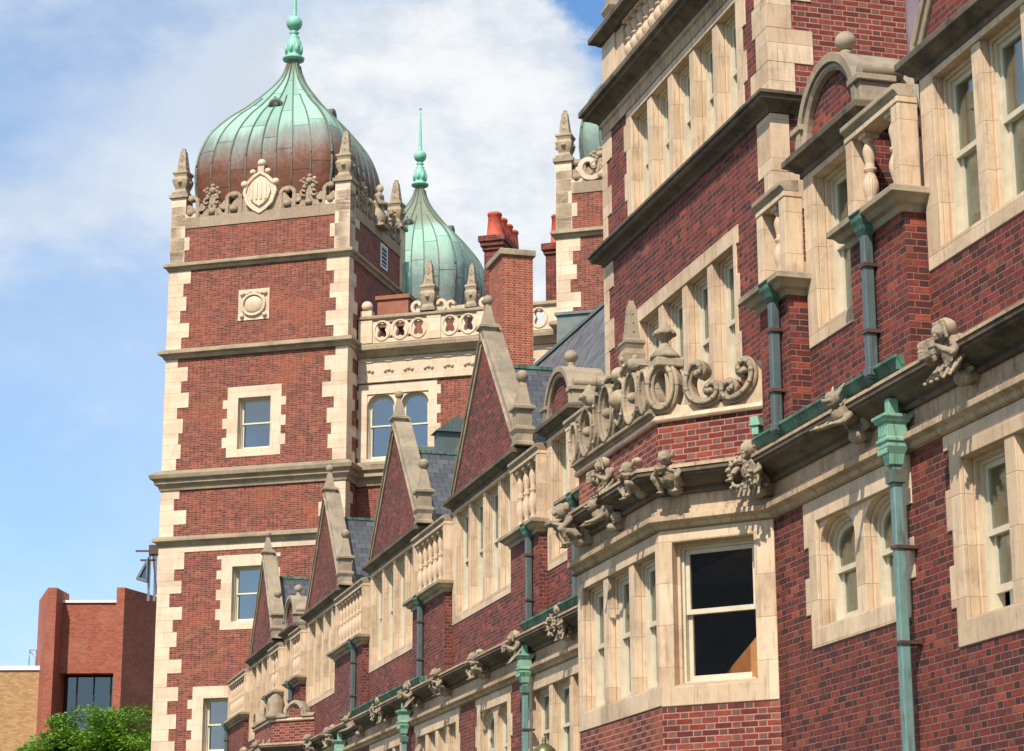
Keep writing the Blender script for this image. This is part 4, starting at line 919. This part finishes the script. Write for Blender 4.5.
def strap_parapet(parent,f,L,z,shield=True,statue=False):
    """carved strapwork cresting: base band, S scrolls, pointed leaf tufts and a central crowned shield"""
    st=[]; bs=[]
    c=L/2; q=L/2
    for s in (-1,1):
        for fr_ in (.94,.36+.0):
            u=c+s*q*fr_; st.append([(u+s*0+.27*math.cos(PI*i/14),z+.42+.62+.2*math.sin(PI*i/14)) for i in range(15)])
            st.append([(u-.27,z+.4),(u-.27,z+1.05)]); st.append([(u+.27,z+.4),(u+.27,z+1.05)]); bs.append((u,z+.62,.17)); bs.append((u,z+1.16,.13))
        u=c+s*q*.65
        st.append([(u-.3,z+.95),(u-.12,z+.75),(u,z+1.25),(u,z+1.3)]); st.append([(u+.3,z+.95),(u+.12,z+.75),(u,z+1.25),(u,z+1.3)])
        st.append([(u-.2,z+.45),(u,z+.95),(u+.2,z+.45)]); bs+= [(u,z+1.42,.15),(u,z+1.62,.09),(u-.16,z+1.2,.12),(u+.16,z+1.2,.12),(u,z+.6,.16)]
        st.append([(c+s*(q*.49)+ .14*math.cos(PI+PI*i/10),z+.85+.14*math.sin(PI+PI*i/10)) for i in range(11)])
        st.append([(c+s*(q*.8)+ .14*math.cos(PI+PI*i/10),z+.85+.14*math.sin(PI+PI*i/10)) for i in range(11)])
    sm_=scmesh(f,st,bs,.15,-.0,.3); sm_.box(.001,L-.001,-.03,.35,z,z+.42)
    prof_=[]; m_=60
    for i in range(m_+1):
        u=L*i/m_; t=abs(u-c)/q; prof_.append((u,z+.76+.26*math.cos(t*PI*6.2)**2*(1-.2*t)+.15*math.exp(-((t-.65)/.1)**2)+(.5*math.exp(-(t/.25)**2))))
    hl=[]
    for s in (-1,1):
        for fr_ in (.94,.36,.8,.5): 
            u=c+s*q*fr_
            if .2<u<L-.2: hl.append([(u+.085*math.cos(2*PI*k/10),z+.62+.09*math.sin(2*PI*k/10)) for k in range(10)][::-1])
    sm_.plate([(L,z+.3),(0,z+.3)]+prof_,hl,.06,.24)
    for s in (-1,1):
        for fr_ in (.58,.72): 
            u=c+s*q*fr_; sm_.stroke(spiral(u,z+.98,.03,.15,0,s*300,14),.085,-.05,.2)
            for k in range(4): sm_.ball((u+.1*math.cos(k*1.6),0,z+1.28+.07*k),.075,8); part('strapwork_parapet',sm_,stone_t,parent)
    if shield:
        sh=MB(f); pts=[(c+(a_-c)*.86,z+.36+(b_-z-.36)*.95) for a_,b_ in [(c-.62,z+1.55),(c-.72,z+1.2),(c-.55,z+.75),(c-.25,z+.5),(c,z+.36),(c+.25,z+.5),(c+.55,z+.75),(c+.72,z+1.2),(c+.62,z+1.55),(c+.3,z+1.85),(c,z+2.0),(c-.3,z+1.85)]]
        sh.plate(pts,[],-.02,.32); sh.plate([(c+(x-c)*.72,z+1.2+(y-z-1.2)*.72) for x,y in pts],[],-.1,-.019)
        sh.stroke([pts[-1]]+pts[:-3+2][:0]+pts+[pts[0]],.13,-.08,.2)
        for i in range(4): sh.box(c-.32+i*.18,c-.25+i*.18,-.13,-.09,z+.85,z+1.5)
        for s in (-1,1): sh.ball((c+s*.62,-.02,z+1.5),.15,10); sh.ball((c+s*.3,-.03,z+1.95),.12,10)
        sh.ball((c,.1,z+2.32),.17,12); sh.box(c-.12,c+.12,0,.25,z+1.95,z+2.2)
        part('carved_shield',sh,stone_t,parent)
    if statue:
        o=f(c,-.02,z+.42); part('statue',STAT,None,parent,at=o,rz=PI/2).scale=(1.35,1.35,1.4)
def scmesh(f,st,bs,w,y0,y1):
    mb=MB(f)
    for k,p in enumerate(st): mb.stroke(p,w,y0+k*.0013,y1+k*.0013)
    for u,z,r in bs: mb.ball((u,y0+.06,z),r,10)
    return mb
def tower(R_,x0,x1,y0,y1,wins,detail=True):
    fF=face(x0,y0,1,0); fR=face(x1,y0,0,1); L=x1-x0; D=y1-y0
    part('front_wall',MB(fF).plate(rect(0,L,0,28.0),[whole(*w,.42,.42,.28,.42) for w in wins],0,.28),brick_tower,R_)
    part('side_wall',MB().box(x1-.28,x1,y0+.281,y1,0,28.0),brick_tower,R_)
    part('far_side_wall',MB().box(x0,x0+.28,y0+.281,y1,0,28.0),brick_tower,R_)
    part('back_wall',MB().box(x0+.281,x1-.281,y1-.28,y1,0,28.0),brick_tower,R_)
    part('roof_deck',MB().box(x0+.3,x1-.3,y0+.3,y1-.3,27.6,27.9),lead,R_)
    path=[(x0,y1),(x0,y0),(x1,y0),(x1,y1)]
    def course(z0,z1,p,name='string_course',m=None):
        part(name,MB().sweep(path,[(0,z0),(p*.3,z0),(p*.5,z0+(z1-z0)*.35),(p,z0+(z1-z0)*.5),(p,z0+(z1-z0)*.78),(p*.6,z1),(0,z1)]),m or stone_tc,R_,bevel=.01)
    course(26.35,26.65,.2); course(22.95,23.3,.26); course(15.95,16.3,.22)
    part('white_band',MB().sweep(path,[(0,15.72),(.02,15.72),(.02,15.95),(0,15.95)]),stone_t,R_)
    part('cornice',MB().sweep(path,[(0,18.0),(.06,18.0),(.1,18.15),(.22,18.24),(.22,18.34),(.34,18.42),(.38,18.56),(.18,18.7),(0,18.76)]),stone_tc,R_,bevel=.01)
    for (a,b) in ((26.65,28.9),(23.3,26.35),(18.76,22.95),(16.3,18.0),(0.2,15.72)):
        quoins(R_,x1,y0,a,b,.52,.86,.52,mat=stone_t,proud=.02,h2=.44); quoins(R_,x0,y0,a,b,.55,.88,.52,mat=stone_t,proud=.02,sgn=-1,h2=.44)
    for w in wins: window(R_,fF,*w,n=1,depth=.32,sl=.42,sr=.42,sb=.28,st=.42,tooth=.18,sm=stone_t,pm=paint_t,gm=glass_t,bl=.5,cur=True)
    # corner piers and obelisks
    for (x,y) in ((x0+.28,y0+.28),(x1-.28,y0+.28),(x1-.28,y1-.28),(x0+.28,y1-.28)):
        P=part('corner_pier',MB().box(x-.3,x+.3,y-.3,y+.3,26.66,29.25),stone_t,R_,bevel=.015)
        part('pier_cap',MB().box(x-.38,x+.38,y-.38,y+.38,29.25,29.38),stone_tc,P)
        part('obelisk_pinnacle',OBT,None,P,at=(x,y,29.38)).scale=(1,1,.82)
    f1=face(x0+.58,y0,1,0); f2=face(x1,y0+.58,0,1)
    strap_parapet(R_,f1,L-1.16,28.0); strap_parapet(R_,f2,D-1.16,28.0,shield=False,statue=True)
    return fF,fR
T1=root('gate_tower','leftmost square brick tower, with a brown and green onion dome and carved shield','tower',TA,(-3.6,3,0),'domed brick gate towers')
wT=[(2.92,4.18,19.38,21.3),(2.88,4.14,13.12,15.1),(1.9,3.15,8.5,10.45)]
wT=[(7.12-4.2,7.12-2.93,19.38,21.3),(7.12-4.24,7.12-3.0,13.12,15.1),(7.12-5.2,7.12-4.0,8.55,10.45)]
tower(T1,-7.12,0,0,6.2,wT)
dome(T1,-3.7,3.3,dome_m)
ca=MB(face(-7.12,0,1,0)); a,b=7.12-4.3,7.12-3.07
ca.plate(rect(a,b,24.22,25.4),[],-.03,.1); cc=(a+b)/2; ca.ball((cc,-.03,24.8),.34,16,(.36,.12,.33)); ca.stroke([(cc+.44*math.cos(2*PI*i/20),24.8+.4*math.sin(2*PI*i/20)) for i in range(21)],.1,-.12,.02)
for s in (-1,1):
    for t in (-1,1): ca.ball((cc+s*.45,-.06,24.8+t*.42),.09,8)
    ca.stroke([(cc+s*.1,25.3),(cc+s*.3,25.22),(cc+s*.48,25.32)],.06,-.1,0)
part('carved_cartouche',ca,stone_t,T1,bevel=.01)
lv=MB(face(0,0,0,1)); lv.plate(rect(3.35,4.1,26.95,28.0-.1),[rect(3.43,4.02,27.03,27.82)],-.04,.1); LV=part('louvred_vent',lv,white_m,T1)
l2=MB(face(0,0,0,1)); l2.box(3.43,4.02,-.01,.0,27.03,27.82)
part('louvre_backing',l2,black_p,LV)
l3=MB(face(0,0,0,1))
for i in range(5): l3.box(3.43,4.02,-.035,-.012,27.12+i*.16,27.15+i*.16)
part('louvre_slats',l3,white_m,LV)
part('downpipe',MB().tube([(.15,6.0,27.9),(.18,6.05,27.2),(.18,6.05,23.8)],.1,10),copper_fin,T1)

T3=root('gate_tower','brick gate tower half hidden behind the central block, sliver of green dome above its scroll','tower',TA,(11,3,0),'domed brick gate towers')
tower(T3,7.75,14.87,.35,6.5,[])
dome(T3,11.35,3.5,dome_m2)
sc=MB(face(7.75,.35,1,0)); sc.stroke(spiral(1.25,29.0,.1,.55,0,330,24)+[(2.2,28.8)],.2,-.05,.3); part('parapet_scroll',sc,stone_t,T3)

# rear tower
RT=root('rear_tower','more distant brick tower with a pale green onion dome and spiked copper finial','tower',TA,(-6.37,26.8,0))
cx,cy=-6.37,26.8
part('tower_wall',MB().box(cx-3.5,cx+3.5,cy-3.2,cy+3.2,0,31.0),brick_tower,RT)
part('parapet',MB().sweep([(cx-3.5,cy-3.2),(cx+3.5,cy-3.2),(cx+3.5,cy+3.2),(cx-3.5,cy+3.2)],[(-.3,31.0),(.15,31.0),(.15,31.4),(-.3,31.4)],closed=True),stone_t,RT)
dome(RT,cx,cy,dome_m2,zb=31.24)


# range between the gate towers
RG=root('gate_range','cream stone and brick range between the gate towers with pierced parapet and paired arched windows','building',TA,(4,1.1,0))
yy=1.1; x0,x1=0.02,7.72
fg=lambda u,d,z:(u,yy+d,z)
part('front_wall',MB().plate(rect(x0,x1,0,18.2),[],yy,yy+.3),brick_tower,RG)
hw=rect(.0+.13,2.98,18.75,21.75)
part('upper_wall',MB().plate(rect(x0,x1,18.2,21.9),[hw],yy,yy+.3),brick_tower,RG)
window(RG,fg,.38,2.72,18.95,21.35,n=2,mull=.26,depth=.26,sl=.33,sr=.33,sb=.3,st=.38,tooth=.14,arched=.5,sm=stone_t,pm=paint_t,gm=glass_t,bl=.0,name='arched_window',label='pair of arched sash windows in a cream stone surround')
window(RG,fg,5.2,7.2,18.95,21.35,n=2,mull=.26,depth=.26,sl=.3,sr=.3,sb=.3,st=.38,tooth=.14,arched=.5,sm=stone_t,pm=paint_t,gm=glass_t,bl=.0,name='arched_window')
part('string_course',MB().sweep([(x0,yy),(x1,yy)],[(0,17.95),(.08,17.95),(.14,18.15),(.3,18.25),(.3,18.4),(.4,18.48),(.42,18.66),(.2,18.8),(0,18.85)]),stone_tc,RG)
part('stone_frieze',MB().box(x0,x1,yy-.03,yy+.3,21.901,22.7),stone_t,RG)
part('moulding',MB().sweep([(x0,yy-.03),(x1,yy-.03)],[(0,21.76),(.06,21.78),(.06,21.9),(0,21.93)]),stone_t,RG)
fl=MB()
for i in range(10):
    u=.45+i*.76
    for k in (-1,0,1): fl.ball((u+k*.13,yy-.04,22.2+(.04 if k==0 else 0)),.07,8)
    fl.stroke([(u+.3*math.cos(PI+PI*j/8),22.68+.12*math.sin(PI+PI*j/8)) for j in range(9)],.07,yy-.07,yy)
part('carved_ornament',fl,stone_t,RG)
part('cornice',MB().sweep([(x0,yy-.03),(x1,yy-.03)],[(0,22.7),(.1,22.72),(.16,22.82),(.3,22.9),(.36,22.94),(.38,23.08),(.3,23.16),(.1,23.22),(0,23.24)]),stone_tc,RG,bevel=.01)
def trefoil(u,z,s=1.0):
    out=[]
    for i in range(32):
        a=2*PI*i/32; r=.20+.055*math.cos(4*a+PI)+.05*abs(math.sin(a)); out.append((u+r*.78*math.cos(a),z+r*1.15*math.sin(a)))
    return out
holes=[]
us=[.95,1.65,2.35, 3.55,4.25, 5.5,6.2,6.9]
for u in us: holes.append(trefoil(u,23.72))
for a,b in zip(us,us[1:]):
    if b-a<.8:
        m=(a+b)/2; holes.append([(m-.1,24.02),(m,23.9),(m+.1,24.02)]); holes.append([(m-.1,23.40),(m+.1,23.40),(m,23.52)])
PB=part('pierced_parapet',MB(fg).plate(rect(.05,7.7,23.24,24.1),holes,-.1,.16),stone_t,RG,bevel=.01)
for u in us: rg=MB(fg); rg.stroke([(u+.29*math.cos(2*PI*i/20),23.70+.36*math.sin(2*PI*i/20)) for i in range(21)],.07,-.135,-.05); part('carved_ring',rg,stone_t,PB)
part('handrail',MB().sweep([(.05,yy-.1),(7.7,yy-.1)],[(-.3,24.101),(.05,24.101),(.1,24.16),(.1,24.24),(0,24.3),(-.3,24.3)]),stone_tc,PB,bevel=.01)
for u in (.32,2.95,4.85): part('pier',MB(fg).box(u-.27,u+.27,-.16,.2,23.24,24.1),stone_t,PB,bevel=.01)
part('roof_deck',MB().box(.3,7.4,1.4,7,22.6,22.8),lead,RG)
o=part('obelisk_pinnacle',OBT,None,PB,at=(2.72,yy+.05,24.3)); o.scale=(.95,.95,.83)
o=part('obelisk_pinnacle',OBT,None,PB,at=(4.35,yy+.05,24.3)); o.scale=(.75,.75,.72)
for sg in (-1,1):
    cs=MB(fg); cs.stroke(spiral(2.72+sg*.42,24.55,.06,.3,90+sg*90,90-sg*200,16),.13,-.05,.2); part('carved_scroll',cs,stone_t,PB)
for u in (3.6,4.85):
    cs=MB(fg); cs.stroke(spiral(u,24.5,.05,.25,0,300,16),.12,-.05,.2); part('carved_scroll',cs,stone_t,PB)
cs=MB(fg); cs.box(.1,.55,-.1,.2,24.3,24.5); cs.ball((.33,.02,24.68),.22,10); part('carved_boss',cs,stone_t,PB)
part('painted_cabinet',MB().box(.55,1.75,yy+.5,yy+1.3,24.0,25.05).box(.48,1.82,yy+.43,yy+1.37,25.05,25.2),brownbox,RG)
part('lead_bulkhead',MB().box(8.63,9.95,-3.0,-1.2,14,22.5).box(8.56,10.02,-3.07,-1.13,22.5,22.6),lead,RG)
c2=MB(); c2.box(6.2,6.85,4.5,5.3,20,27.2); c2.box(6.13,6.92,4.43,5.37,27.2,27.35); c2.box(6.06,6.99,4.36,5.44,27.35,27.6); CH2=part('chimney',c2,brick_res,RG)
p=MB(); pot(p,6.6,4.8,27.6,1.2,.3); part('chimney_pot',p,terracotta,CH2)

# ================================================================== MODERN NEIGHBOURS, TREE, LAMP
MBD=root('modern_building','modern plain red brick block with splayed corner fins and a dark glazed opening','building',WF,(-24.5,132,0))
z1=22.6
part('left_fin',MB().extr([(-27.22,128.9),(-26.69,128.9),(-26.45,131.4),(-27.9,134.2),(-28.75,133.8)],0,z1),brick_modern,MBD)
part('right_fin',MB().extr([(-23.18,128.9),(-22.71,128.9),(-19.6,137),(-22.9,137)],0,z1),brick_modern,MBD)
part('brick_panel',MB().box(-26.6,-23.1,130.2,131.6,17.75,21.9),brick_modern,MBD)
part('coping',MB().box(-26.6,-23.1,130.1,131.7,21.9,22.05),white_m,MBD)
g=MB().box(-26.6,-23.1,131.2,131.25,11,17.75); W=part('window',g,glass_d,MBD)
fr=MB()
for x in (-25.7,-24.7,-23.7): fr.box(x-.03,x+.03,131.1,131.199,11,17.75)
part('frame',fr,black_p,W)
part('room_interior',MB().box(-26.6,-23.1,133.5,133.6,11,17.75),dark_in,W)
part('body',MB().box(-27.5,-22.9,131.7,138,0,10.9).box(-27.0,-23.0,133.7,138,10.9,21.8),brick_modern,MBD)
TB=root('tan_building','low tan brick building with a white roof edge at the left border','building',WF,(-34,136,0))
part('wall',MB().box(-44,-27.95,131.5,142,0,18.1),brick_tan,TB)
part('coping',MB().box(-44.1,-27.9,131.4,142.1,18.1,18.35),white_m,TB)
rl=MB()
for x in (-29.0,-28.6,-28.2): rl.tube([(x,133,18.3),(x,133,19.5)],.03,6)
rl.tube([(-29.0,133,19.5),(-28.2,133,19.5)],.03,6); rl.tube([(-29.0,133,19.45),(-28.5,133,18.9),(-28.3,133,18.4)],.04,6)
part('roof_railing',rl,steel,TB)
LM=root('steel_frame','rusty steel mast with a slanted glazed lantern beside the left edge of the domed tower','steel frame',WF,(-21.2,131.4,22.6))
mm=MB(); 
for x,y in ((-21.55,130.3),(-21.2,130.3),(-20.9,130.6)): mm.box(x-.07,x+.07,y-.07,y+.07,22.0,25.2)
part('posts',mm,steel,LM)
mm=MB(); mm.box(-21.6,-20.7,130.1,130.8,24.8,25.35); mm.box(-22.4,-21.2,130.2,130.3,24.95,25.05); mm.box(-22.1,-21.2,130.2,130.35,24.4,24.5)
for x in (-21.4,-21.0): mm.add([(x-.04,130.2,25.0),(x+.3,130.2,22.4),(x+.4,130.2,22.4),(x+.06,130.2,25.0),(x-.04,130.3,25.0),(x+.3,130.3,22.4),(x+.4,130.3,22.4),(x+.06,130.3,25.0)],[(0,1,2,3),(7,6,5,4),(0,4,5,1),(1,5,6,2),(2,6,7,3),(3,7,4,0)])
part('brackets',mm,rust,LM)
mm=MB(); mm.plate([(-22.3,23.3),(-21.62,23.1),(-21.62,24.6)],[[(-22.1,23.38),(-21.7,23.25),(-21.7,24.2)]],130.0,130.5); part('lantern_frame',mm,steel,LM)
mm=MB(); mm.plate([(-22.1,23.38),(-21.7,23.25),(-21.7,24.2)],[],130.2,130.22); part('lantern_glass',mm,glass_d,LM)

# tree
TR=root('tree','leafy green tree whose rounded crown rises in front of the modern brick building','tree',WF,(-17.2,97,0))
tm=MB(); tm.tube([(-17.2,97,0),(-17.1,97,2.5),(-17.3,97.1,5),(-17.1,97,8)],[.32,.25,.2,.1],10)
rr=random.Random(3)
for i in range(9):
    a=i*2.4; tm.tube([(-17.2,97,3+i*.5),(-17.2+1.3*math.cos(a),97+1.3*math.sin(a),4.8+i*.6),(-17.2+2.6*math.cos(a),97+2.6*math.sin(a),6+i*.55)],[.12,.08,.03],6)
part('trunk',tm,bark,TR)
lf=MB(); cl=[]
for i in range(420):
    while True:
        d=Vector((rr.uniform(-1,1),rr.uniform(-1,1),rr.uniform(-1,1)))
        if .3<d.length<.93: break
    cl.append((Vector((-17.5+d.x*4.3,97+d.y*4.2,8.1+d.z*4.4)),rr.uniform(.5,.8)))
for c,r in cl:
    for k in range(210):
        d=Vector((rr.gauss(0,1),rr.gauss(0,1),rr.gauss(0,1))).normalized()*r*(rr.random()**.4); p=c+Vector((d.x*1.2,d.y*1.2,d.z*.7))
        a=Vector((rr.uniform(-1,1),rr.uniform(-1,1),rr.uniform(-.5,.5))).normalized(); b=a.cross(Vector((rr.uniform(-.6,.6),rr.uniform(-.6,.6),1))).normalized()
        s=rr.uniform(.06,.15); lf.add([tuple(p-a*s),tuple(p+b*s*.5),tuple(p+a*s),tuple(p-b*s*.5)],[(0,1,2,3)])
part('crown',lf,leaves,TR)

# lamp post in front of the far wing
SL=root('street_lamp','olive bronze street lamp cap rising below the far wing windows at the bottom edge','street lamp',WF,(.42,30.3,0))
l=MB(); l.lathe(.42,30.3,[(.16,0),(.16,.3),(.08,.4),(.055,.6),(.05,3.4),(.09,3.45),(.06,3.5)],14); part('pole',l,lamp_m,SL)
l=MB(); l.lathe(.42,30.3,[(.09,3.5),(.15,3.6),(.19,4.12)],14); part('lantern_glass',l,glass,SL)
l=MB(); l.lathe(.42,30.3,[(.2,4.12),(.21,4.18),(.16,4.28),(.15,4.31),(.09,4.36),(.05,4.38),(.03,4.4),(.035,4.43),(.02,4.47)],18); part('cap',l,lamp_m,SL)

# ================================================================== GROUND
def struct(name,mb,m):
    me=mb.mesh(name); me.materials.append(m); o=bpy.data.objects.new(name,me); C.objects.link(o); o['kind']='structure'; return o
struct('ground',MB().add([(-900,-900,0),(900,-900,0),(900,1500,0),(-900,1500,0)],[(0,1,2,3)]),grass_m)
pv=MB(lambda x,y,z:tuple(FA.o+FA.x*x+FA.y*y+Vector((0,0,z)))); pv.box(-120,30,-9.5,-6.5,-.2,.12); struct('pavement',pv,paving)
rd=MB(lambda x,y,z:tuple(FA.o+FA.x*x+FA.y*y+Vector((0,0,z)))); rd.add([(-150,-20,.004),(60,-20,.004),(60,-9.501,.004),(-150,-9.501,.004)],[(0,1,2,3)]); struct('road',rd,asphalt)

# ================================================================== CAMERA, SUN, SKY
cam=bpy.data.cameras.new('camera'); co=bpy.data.objects.new('camera',cam); scn.collection.objects.link(co)
cam.sensor_width=36; cam.lens=2219.43/1024*36; cam.clip_end=4000; cam.clip_start=.1
co.location=(0,0,1.6)
p,r=R(14.6763),R(-.18225)
fw=Vector((0,math.cos(p),math.sin(p))); u0=Vector((0,-math.sin(p),math.cos(p))); x0v=Vector((1,0,0))
cxv=math.cos(r)*x0v+math.sin(r)*u0; cuv=-math.sin(r)*x0v+math.cos(r)*u0
co.matrix_world=Matrix(((cxv.x,cuv.x,-fw.x,0),(cxv.y,cuv.y,-fw.y,0),(cxv.z,cuv.z,-fw.z,1.6),(0,0,0,1)))
scn.camera=co
AZ,EL=R(204),R(50)
sd=Vector((math.sin(AZ)*math.cos(EL),math.cos(AZ)*math.cos(EL),math.sin(EL)))
sl=bpy.data.lights.new('sun','SUN'); sl.energy=5.4; sl.angle=R(.53); sl.color=(1,.91,.77)
so=bpy.data.objects.new('sun',sl); scn.collection.objects.link(so); so.rotation_euler=sd.to_track_quat('Z','Y').to_euler()
w=bpy.data.worlds.new('World'); scn.world=w; w.use_nodes=True; nt=w.node_tree; N=NT(nt)
bg=nt.nodes['Background']; bg.inputs[1].default_value=.08
sky=nt.nodes.new('ShaderNodeTexSky'); sky.sky_type='NISHITA'; sky.sun_disc=False; sky.sun_elevation=EL; sky.sun_rotation=AZ; sky.air_density=1.0; sky.dust_density=.6; sky.ozone_density=2.0
tc=nt.nodes.new('ShaderNodeTexCoord'); g=tc.outputs['Generated']
mp=nt.nodes.new('ShaderNodeMapping'); mp.inputs['Scale'].default_value=(1,1,1.7); nt.links.new(g,mp.inputs[0])
n1=N.noise(mp.outputs[0],7,8,.58); n2=N.noise(mp.outputs[0],19,7,.6); n3=N.noise(mp.outputs[0],3.2,3,.5)
def blob(d,rad,soft):
    x=nt.nodes.new('ShaderNodeVectorMath'); x.operation='DISTANCE'; nt.links.new(g,x.inputs[0]); x.inputs[1].default_value=d
    return N.step(N.math('ADD',x.outputs['Value'],N.math('MULTIPLY',N.math('SUBTRACT',n2,.5),.05)),rad+soft,rad-soft)
def add(a,b): return N.math('ADD',a,b)
cum=blob((-.0138,.922,.372),.048,.006)
for d,rad in (((.012,.927,.362),.032),((-.045,.922,.378),.035),((-.012,.938,.335),.06),((.025,.935,.345),.028),((-.085,.928,.36),.045),((.01,.95,.31),.05),((.05,.90,.395),.0)):
    if rad: cum=N.math('MAXIMUM',cum,blob(d,rad,.009))
thin=N.step(N.math('ADD',N.math('MULTIPLY',n1,.7),N.math('MULTIPLY',n3,.45)),.50,.655)
clear=blob((.036,.9125,.408),.040,.03)
clear2=N.math('MAXIMUM',N.math('MULTIPLY',blob((-.212,.905,.37),.035,.035),.55),N.math('MULTIPLY',blob((-.225,.955,.20),.04,.03),.3))
cover=N.math('MULTIPLY',N.math('ADD',N.math('MULTIPLY',thin,.52),.40),N.math('SUBTRACT',1.0,N.math('MAXIMUM',clear,clear2)))
cover=N.math('MAXIMUM',cover,N.math('MULTIPLY',cum,.96),clamp=True)
n4=N.noise(mp.outputs[0],11,7,.62)
cc=N.mix(N.step(n4,.40,.62),(7.3,8.0,8.9),(10.3,10.45,10.5))
cc=N.mix(N.math('MULTIPLY',N.math('SUBTRACT',1.0,cum),.6),cc,(7.3,8.4,9.8))
skc=N.mix(1.0,sky.outputs[0],(1.3,1.75,2.05),'MULTIPLY')
nt.links.new(N.mix(cover,skc,cc),bg.inputs[0])
scn.render.engine='CYCLES'
scn.view_settings.view_transform='Standard'; scn.view_settings.look='None'; scn.view_settings.gamma=1; scn.view_settings.exposure=0.24
scn.render.resolution_x=1024; scn.render.resolution_y=751
scn.cycles.max_bounces=6; scn.cycles.transparent_max_bounces=8
